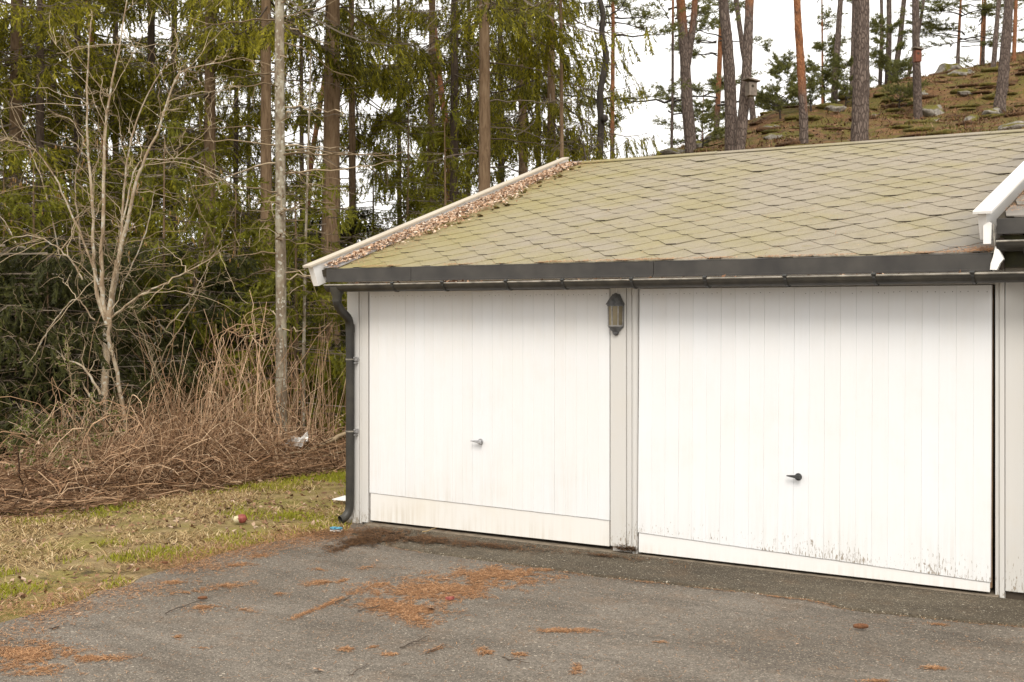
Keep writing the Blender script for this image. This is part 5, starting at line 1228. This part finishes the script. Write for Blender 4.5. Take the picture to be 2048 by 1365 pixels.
def rock_mesh(seed, sq=.6):
    rng = np.random.default_rng(seed); bm = bmesh.new(); bmesh.ops.create_icosphere(bm, subdivisions=4, radius=1)
    dirs = nrm(rng.normal(size=(9, 3))); offs = rng.uniform(.55, .95, 9)
    for v in bm.verts:
        p = np.array(v.co); dd = p @ dirs.T; ex = np.maximum(0, dd - offs); p = p - (ex[:, None] * dirs).sum(0) * .85
        p = p * (1 + .05 * math.sin(p[0] * 7 + seed) + .05 * math.sin(p[1] * 9 + p[2] * 5 + seed)); p[2] *= sq; v.co = p
    me = bpy.data.meshes.new('rock'); bm.to_mesh(me); bm.free(); me.materials.append(M['rock'])
    me.polygons.foreach_set('use_smooth', np.ones(len(me.polygons), bool)); return me
RK = [rock_mesh(i, (.6, .75, .5, .65)[i]) for i in range(4)]
big = [(1685, 25.5, .45, 'large grey lichen boulder at the foot of the thickest pine'), (1895, 40, .8, 'large flat boulder on the crest under the bushy pine'), (1935, 38, .55, 'grey stone beside the flat crest boulder'), (2044, 42, 1.0, 'high mossy boulder at the top of the slope'), (1660, 37, .5, 'mossy boulder on the crest by the orange pine'),
       (1515, 36, .6, 'grey mossy rock on the crest by the leaning dark pine'), (1545, 32, .45, 'mossy rock lower on the crest near the nest box pine'), (1345, 33, .4, 'mossy rock at the lower end of the hill crest'), (1440, 34, .5, 'mossy hump at the foot of the trunk pair'), (1868, 33.5, .5, 'angular rock right of the nest box pine'), (2040, 26.5, .42, 'pale boulder just above the ridge')]
for i, (px, dp_, s_, lab) in enumerate(big):
    p = place(px, dp_); o = obj('boulder', RK[i % 4], None, p - Vector((0, 0, s_ * .08))); o.scale = (s_, s_ * .8, s_ * .72); o.rotation_euler = (0, 0, i * 1.9); tag(o, lab, 'rock')
rng = np.random.default_rng(33)
for i in range(22):
    px = rng.uniform(1360, 2060); dp_ = rng.uniform(25, 39); s_ = rng.uniform(.12, .32); p = place(px, dp_)
    o = obj('stone', RK[i % 4], None, p - Vector((0, 0, s_ * .12))); o.scale = (s_, s_ * rng.uniform(.7, 1.2), s_ * rng.uniform(.6, 1)); o.rotation_euler = (rng.normal(0, .2), rng.normal(0, .2), rng.uniform(0, 6)); tag(o, 'small mossy stone lying on the hill side', 'rock', 'small stones on the hill side')

rng = np.random.default_rng(88); mm = MB(); base_v = np.zeros(len(RK[1].vertices) * 3, np.float32); lo_ = bmesh.new(); bmesh.ops.create_icosphere(lo_, subdivisions=2, radius=1)
iv = np.array([v.co for v in lo_.verts]); it = np.array([[v.index for v in f.verts] for f in lo_.faces]); lo_.free()
for i in range(170):
    px = rng.uniform(1340, 2080); dp_ = rng.uniform(24, 39.5); p = place(px, dp_); r_ = rng.uniform(.10, .36)
    v = iv * (1 + .12 * np.sin(iv[:, :1] * 5 + i) + rng.normal(0, .05, (len(iv), 1))) * [r_ * rng.uniform(.8, 1.5), r_, r_ * rng.uniform(.16, .32)] + np.array([p.x, p.y, p.z - r_ * .10])
    mm.add(v, tris=it, mi=int(rng.random() < .3))
tag(obj('moss_mounds', mm.mesh('moss_mounds', [M['moss'], M['heather']], True)), 'low moss and heather mounds covering the hill side', 'moss', None, 'stuff')

# ------------------------------------------------------------------ needles, leaves and litter on asphalt and roof
def needles(name, pts, seed, mat, ln=.035, wd=.0022, upv=(0, 0, 1.0), lift=.006):
    rng = np.random.default_rng(seed); n = len(pts); upv = np.array(upv)
    a = nrm(np.cross(np.repeat(upv[None], n, 0), rng.normal(size=(n, 3)))) + upv * rng.normal(0, .12, (n, 1)); b = nrm(np.cross(upv, a)) * wd; l = rng.uniform(.5, 1.2, (n, 1)) * ln / 2
    c = pts + upv * rng.uniform(.2, 1, (n, 1)) * lift
    V = np.stack([c - a * l - b * .5, c - a * l + b * .5, c + a * l + b * .5, c + a * l - b * .5], 1).reshape(-1, 3)
    return mesh_np(name, V, quads=np.arange(len(V)).reshape(-1, 4), mats=[M[mat]])
rng = np.random.default_rng(21)
def px_scatter(blobs, seed, rag=.55):
    rng = np.random.default_rng(seed); out = []
    for (cx_, cy_, rx, ry, n_, sl_) in blobs:
        n_ = int(n_ * (1.25 if n_ > 2000 else .7)); r = np.abs(rng.normal(0, .72, n_ * 2)); a = rng.uniform(0, 2 * np.pi, n_ * 2)
        x = cx_ + rx * r * np.cos(a); y = cy_ + ry * r * np.sin(a) + sl_ * (x - cx_)
        k = (vnoise(x, y * 3.5, 34, seed) * .55 + vnoise(x, y * 3.5, 9, seed + 1) * .5 + vnoise(x, y * 3.5, 4, seed + 2) * .3 + .42 - r * .62) > rng.uniform(-.5, 1.1, len(x)) * rag
        out += [on_z(px_, py_) for px_, py_ in zip(x[k], y[k])]
    return np.array(out)
MAIN = [(1000, 1150, 150, 26, 9000, -.04), (880, 1180, 150, 26, 9500, -.05), (800, 1215, 100, 22, 5000, .06), (835, 1238, 45, 16, 2000, .1), (760, 1170, 60, 12, 1200, 0), (1090, 1140, 60, 12, 1500, 0),
        (1125, 1262, 66, 6, 1700, 0), (975, 1305, 24, 9, 600, .1), (1035, 1309, 24, 7, 600, .05), (695, 1299, 26, 7, 500, .05), (1154, 1340, 16, 12, 400, 0), (1868, 1338, 32, 5, 350, .05),
        (660, 1207, 60, 6, 900, -.42), (600, 1232, 30, 5, 300, -.35), (640, 1166, 42, 8, 800, -.1), (690, 1160, 30, 8, 500, -.1), (560, 1188, 26, 7, 300, -.1), (480, 1220, 40, 8, 500, 0), (405, 1215, 50, 10, 700, -.1),
        (380, 1185, 110, 6, 1300, -.12), (450, 1172, 60, 7, 800, -.1), (350, 1165, 50, 8, 600, 0), (470, 1132, 60, 6, 700, -.08), (520, 1112, 40, 6, 350, -.1), (55, 1310, 120, 30, 4200, 0), (190, 1316, 90, 9, 1500, .02), (80, 1340, 90, 16, 1500, 0),
        (400, 1297, 24, 6, 300, 0), (355, 1275, 16, 8, 160, .2), (745, 1295, 16, 5, 120, -.3), (870, 1300, 30, 6, 300, -.3), (780, 1310, 22, 5, 180, 0), (1880, 1250, 40, 4, 150, .08), (1320, 1285, 20, 3, 60, 0), (1750, 1363, 45, 4, 250, 0), (740, 1135, 30, 5, 250, -.1), (640, 1140, 30, 5, 250, 0)]
pts = px_scatter(MAIN, 5)
tag(obj('needle_litter', needles('needle_litter', pts, 1, 'needle', .036, .0026)), 'drifts of orange fallen needles on the asphalt', 'needles', None, 'stuff')
# along the lawn edge
X = np.repeat(E[:, 0], 200); Y = np.repeat(E[:, 1], 200); t1 = rng.normal(0, 1, len(X)); X = X + t1 * .22 + rng.normal(0, .03, len(X)) - .02; Y = Y + rng.normal(0, .12, len(X))
k = vnoise(X, Y, .35, 81) + .25 > rng.uniform(-.5, .8, len(X)); X, Y = X[k], Y[k]
tag(obj('edge_needles', needles('edge_needles', np.c_[X, Y, np.maximum(ground_z(X, Y), 0) + .003], 2, 'needle', .034, .003)), 'orange needles drifted along the lawn edge', 'needles', None, 'stuff')
# thin scatter everywhere on the asphalt and a line in the apron edge
X = rng.uniform(-3, 8, 12000); Y = rng.uniform(-5, -.2, 12000); ex = np.interp(Y, E[:, 1], E[:, 0]); k = X > ex; X, Y = X[k], Y[k]
tag(obj('stray_needles', needles('stray_needles', np.c_[X, Y, np.full(len(X), .002)], 3, 'needle', .03, .002)), 'stray needles lying singly on the asphalt', 'needles', None, 'stuff')
i_ = rng.integers(0, len(A), 2600); X = A[i_, 0] + rng.normal(0, .03, 2600); Y = A[i_, 1] - np.abs(rng.normal(0, .014, 2600)); k = vnoise(X, Y * 0, .25, 91) > rng.uniform(-.4, .9, 2600); X, Y = X[k], Y[k]
tag(obj('seam_needles', needles('seam_needles', np.c_[X, Y, np.full(len(X), .003)], 4, 'needle', .03, .002)), 'needles caught along the asphalt strip edge', 'needles', None, 'stuff')
wet = px_scatter([(760, 1077, 120, 16, 5000, .06), (850, 1086, 100, 12, 2200, .1), (720, 1084, 90, 16, 2500, -.1), (690, 1095, 70, 10, 900, -.3), (980, 1098, 160, 10, 1500, .09), (1200, 1118, 160, 8, 900, .1)], 9)
wet[:, 2] = .024 * smooth((wet[:, 1] + 1.0) / .5)
tag(obj('wet_needle_pile', needles('wet_needle_pile', wet, 5, 'wet_needle', .04, .0032, lift=.010)), 'dark wet needles washed up at the downpipe foot', 'needles', None, 'stuff')
pl_ = np.array([on_y(x, 1104, -.05) for x in rng.uniform(1232, 1272, 220)]); pl_[:, 1] = -.045 + rng.normal(0, .02, 220); pl_[:, 2] = .03 + np.abs(rng.normal(0, .015, 220))
tag(obj('post_litter', needles('post_litter', pl_, 6, 'wet_needle', .05, .005, lift=.02)), 'rusty brown litter at the foot of the middle post', 'litter', None, 'stuff')
# roof litter along the left edge, in the joints and on the eave
n_ = 5200; s_ = rng.beta(1.3, 1.15, n_) * SLEN * .98; wid_ = .07 + .42 * np.interp(s_ / SLEN, [0, .15, .4, .62, .7, .85, 1], [.2, .55, 1, .9, .4, .45, .5]); x_ = -.055 + wid_ * rng.beta(1, 1.9, n_) * rng.uniform(.6, 1.25, n_)
pr = np.array([roofp(a, b, .024) for a, b in zip(x_, s_)])
tag(obj('roof_leaves', leaves('roof_leaves', pr, 4, 'roof_leaf', .005, .024, nrm_up=SN, lift=.022, rigid=.45)), 'pale dry leaves lying along the left roof edge', 'leaves', None, 'stuff')
n_ = 5000; s_ = rng.beta(1.2, 1.1, n_) * SLEN; x_ = -.04 + .75 * rng.beta(1, 2.4, n_); pr = np.array([roofp(a, b, .022) for a, b in zip(x_, s_)])
ev = rng.uniform(XL + .1, XR, 3600); wv = vnoise(ev, ev * 0, .22, 5) + .25 * smooth((ev - 4) / 1) > rng.uniform(-.5, .7, 3600); ev = ev[wv]; pe = np.array([roofp(a, b, .014) for a, b in zip(ev, np.abs(rng.normal(0, .012, len(ev))))])
c_ = rng.integers(0, ncourse, 2600); xc = rng.uniform(.3, XR, 2600); sc2 = c_ * TE + .02 + TE * rng.uniform(0, 1, 2600); k = (vnoise(xc, sc2, .4, 6) + .35 * smooth((xc - 3) / 2)) > rng.uniform(-.1, 1.2, 2600); pj = np.array([roofp(a, b, .017) for a, b in zip(xc[k], sc2[k])])
cor = np.array([roofp(5.36 - abs(rng.normal(0, .10)), abs(rng.normal(0, .06)), .018) for _ in range(420)])
nbr_ = np.array([roofp(5.40 + abs(rng.normal(0, .12)), .1 + rng.uniform(0, 1.1), .02, ZS) for _ in range(420)])
tag(obj('roof_needles', needles('roof_needles', np.concatenate([pr, pe, pj, cor, nbr_]), 8, 'needle', .028, .0026, upv=SN, lift=.010)), 'orange needles lying on the roof shingles', 'needles', None, 'stuff')
# moss cushions on the roof
for i in range(26):
    s0 = rng.uniform(.25, .98) * SLEN; x0 = .05 + .42 * np.interp(s0 / SLEN, [0, .45, .7, 1], [.3, 1, .6, .5]) * rng.uniform(.5, 1); r_ = rng.uniform(.014, .034)
    o = obj('moss_cushion', RK[i % 4], None, Vector(roofp(x0, s0, .018))); o.scale = (r_ * 1.3, r_, r_ * .7); o.rotation_euler = (SL, 0, i); o.data = o.data
    if i == 0:
        ms = RK[0].copy(); ms.materials.clear(); ms.materials.append(M['moss'])
    o.data = ms; tag(o, 'small brown-green moss cushion on the left part of the roof', 'moss', 'moss cushions on the roof')
# leaves in the gutter
gx_ = np.concatenate([rng.normal(1.35, .12, 60), rng.uniform(.3, 5.2, 90)]); gp = np.c_[gx_, GYc + rng.normal(0, .02, 150), gl[2] + gsl * (gx_ - gl[0]) - .004 + rng.uniform(0, .012, 150)]
tag(obj('gutter_leaves', leaves('gutter_leaves', gp, 7, 'leaf', .012, .026, lift=.008)), 'dry leaves caught in the garage gutter', 'leaves', None, 'stuff')

# ------------------------------------------------------------------ single small things
def twig(px0, py0, px1, py1, r, lab, seed, mat='bark_twig', z=.008):
    rng = np.random.default_rng(seed); A_ = np.array(on_z(px0, py0)); B_ = np.array(on_z(px1, py1)); s = np.linspace(0, 1, 10)[:, None]; L_ = np.linalg.norm(B_ - A_)
    P = A_ + (B_ - A_) * s + rng.normal(0, .04 * L_, 3) * np.sin(s * 3.14) * [1, 1, 0] + rng.normal(0, .004, (10, 3)) * [1, 1, .3]; P[:, 2] = z + np.abs(np.sin(s[:, 0] * 5 + seed)) * .006
    m_ = MB(); m_.tube(P, np.linspace(r, r * .45, 10), 6, caps=True)
    for j in (3, 5, 7):
        d = nrm(B_ - A_) * .6 + rng.normal(0, .5, 3) * [1, 1, .1]; l = L_ * rng.uniform(.1, .22); m_.tube([P[j], P[j] + d * l * .5, P[j] + d * l + [0, 0, .004]], [r * .5, r * .4, r * .25], 5)
    return tag(m_.build('twig', M[mat], fix=False), lab, 'twig')
TWL = [((800, 1300), (858, 1276), .006, 'long bare twig on the asphalt below the main needle drift'), ((850, 1312), (895, 1293), .005, 'short twig with needles beside the long bare one'), ((1005, 1320), (1057, 1330), .006, 'crooked twig below the two small needle patches'),
       ((700, 1355), (735, 1333), .004, 'thin twig near the asphalt foreground below the flat green-brown tuft'), ((330, 1231), (420, 1200), .005, 'long dark twig in the needles by the lawn'), ((700, 1197), (668, 1210), .006, 'dark twig at the upper end of the needle streak'), ((715, 1226), (760, 1215), .006, 'dark twig at the tip of the main needle drift'), ((1397, 1163), (1415, 1158), .004, 'short twig on the dark asphalt strip'), ((100, 1262), (118, 1258), .008, 'short thick dark twig near the lawn corner')]
for i, (a_, b_, r_, lab) in enumerate(TWL): twig(*a_, *b_, r_ * .7, lab, i + 50)
twig(845, 1075, 875, 1064, .004, 'pale straw stick leaning at the left door foot', 90, 'straw', .04)
# pine cones: scaled body
def cone(px, py, lab, L_=.075, rz=.2, mat='cone'):
    p = on_z(px, py); m_ = MB(); k = 9; rng = np.random.default_rng(int(px)); C = []
    m_.lathe([(0.0, -.5), (.16, -.42), (.23, -.15), (.22, .15), (.12, .42), (0, .5)], (0, 0, 0), 10)
    for r_ in range(11):
        t = -0.45 + r_ * .088; rad = .25 * math.sqrt(max(.05, 1 - (t / .55) ** 2))
        for j in range(k):
            a = 2 * math.pi * (j + .5 * (r_ % 2)) / k; ca_, sa = math.cos(a), math.sin(a); w2 = .07
            m_.add([(ca_ * rad * .8 - sa * w2, sa * rad * .8 + ca_ * w2, t - .05), (ca_ * rad * .8 + sa * w2, sa * rad * .8 - ca_ * w2, t - .05), (ca_ * (rad + .05), sa * (rad + .05), t + .07)], tris=[(0, 1, 2)])
    o = obj('pine_cone', m_.mesh('pine_cone', M[mat], False), None, Vector((p[0], p[1], .29 * L_ * .6 + .012))); o.scale = (L_ * .75, L_ * .75, L_); o.rotation_euler = (0, math.pi / 2, rz); return tag(o, lab, 'pine cone')
cone(1722, 1262, 'brown spruce cone lying alone on the asphalt before the right door', .085, .55)
cone(405, 1203, 'cone in the needles by the lawn edge', .06, 1.0)
cone(275, 1145, 'dark cone on the lawn edge above the asphalt corner', .05, 2.0); cone(330, 1131, 'dark cone on the lawn edge farther along', .05, .4)
# fruit remains, plastic bits
p = on_z(480, 1047); T = empty('chewed_ball', (p[0], p[1], 0)); tag(T, 'chewed red and cream ball lying on the lawn', 'ball')
m_ = MB(); m_.lathe([(0, -.04), (.03, -.032), (.045, 0), (.032, .03), (0, .04)], (0.014, 0.010, .04), 12); obj('red_half', m_.mesh('red_half', M['red'], True), T)
m_ = MB(); m_.lathe([(0, -.034), (.028, -.026), (.038, 0), (.028, .024), (0, .032)], (-.018, -.012, .034), 12); m_.lathe([(.0, 0), (.012, .0), (.0, .04)], (-.055, -.035, .03), 8); obj('cream_half', m_.mesh('cream_half', M['cream'], True), T)
p = on_z(672, 1064); T = empty('plastic_scrap', (p[0], p[1], 0)); tag(T, 'small blue and white plastic scrap under the downpipe mouth', 'scrap'); T.rotation_euler.z = .3
m_ = MB(); m_.box((-.045, -.02, .004), (.045, .03, .018)); obj('white_base', m_.mesh('white_base', M['white_plastic'], fix=True), T)
m_ = MB(); m_.box((-.045, -.022, .019), (-.004, .03, .036)); m_.box((.004, -.022, .019), (.045, .03, .036)); obj('blue_top', m_.mesh('blue_top', M['blue'], fix=True), T)
p = on_z(692, 1003); m_ = MB(); m_.hexa([(-.13, -.05, .01), (.13, -.04, .01), (.13, .08, .03), (-.08, .07, .03), (-.13, -.05, .016), (.13, -.04, .016), (.13, .08, .05), (-.08, .07, .04)])
o = obj('plastic_sheet', m_.mesh('plastic_sheet', M['white_plastic'], fix=True), None, Vector((p[0], p[1], 0))); tag(o, 'white plastic scrap on the grass behind the downpipe', 'scrap')
c0 = np.array(at(590, 886, 15.1)); rng = np.random.default_rng(4); bm = bmesh.new(); bmesh.ops.create_grid(bm, x_segments=9, y_segments=7, size=.5)
for v in bm.verts: v.co = Vector((v.co.x * .42, v.co.y * .22, 0.07 * math.sin(v.co.x * 9 + v.co.y * 7) + .03 * math.sin(v.co.y * 23) + v.co.x * .28 + rng.normal(0, .012)))
me = bpy.data.meshes.new('plastic_bag'); bm.to_mesh(me); bm.free(); me.materials.append(M['white_plastic'])
o = obj('plastic_bag', me, None, Vector(c0)); o.rotation_euler = (.9, 0, TH); o.scale = (.75, .75, .75); m_ = o.modifiers.new('thick', 'SOLIDIFY'); m_.thickness = .003; tag(o, 'torn white plastic bag caught in the brush', 'bag')
for i, (px, py, lab) in enumerate([(900, 1201, 'small red scrap in the main needle drift'),]):
    p = on_z(px, py); m_ = MB(); m_.hexa([(-.025, -.02, .008), (.02, -.025, .008), (.025, .015, .01), (-.02, .02, .008), (-.022, -.015, .022), (.015, -.02, .018), (.02, .015, .026), (-.02, .018, .016)]); tag(obj('red_scrap', m_.mesh('red_scrap', M['red'], fix=True), None, Vector((p[0], p[1], 0))), lab, 'scrap')
for i, (px, py, s_, lab) in enumerate([(890, 1161, .022, 'white curled petal in the main needle drift'), (1115, 1098, .02, 'pale chip before the left door, nearer the post'), (1078, 1102, .018, 'pale chip before the middle of the left door'), (756, 1125, .016, 'white chip below the wet needles'), (1595, 1293, .014, 'white chip on the asphalt before the right door'), (636, 1345, .03, 'pale dry oak leaf on the open asphalt'), (855, 1222, .035, 'grey-brown dead leaf at the lower edge of the main drift'), (155, 1232, .025, 'pale leaf on the asphalt near the lawn corner')]):
    p = on_z(px, py); pts_ = np.repeat(np.array([[p[0], p[1], .012]]), 3, 0) + np.random.default_rng(i).normal(0, s_ * .35, (3, 3)) * [1, 1, .15]
    tag(obj('leaf', leaves('leaf', pts_, 70 + i, 'roof_leaf', s_ * .6, s_, lift=.006, rigid=.3)), lab, 'leaf')

for o in bpy.data.objects:
    if o.parent and o.name.split('.')[0] in ('dead_branches', 'crown', 'twigs', 'catkins', 'buds', 'branches'): o['kind'] = 'stuff'
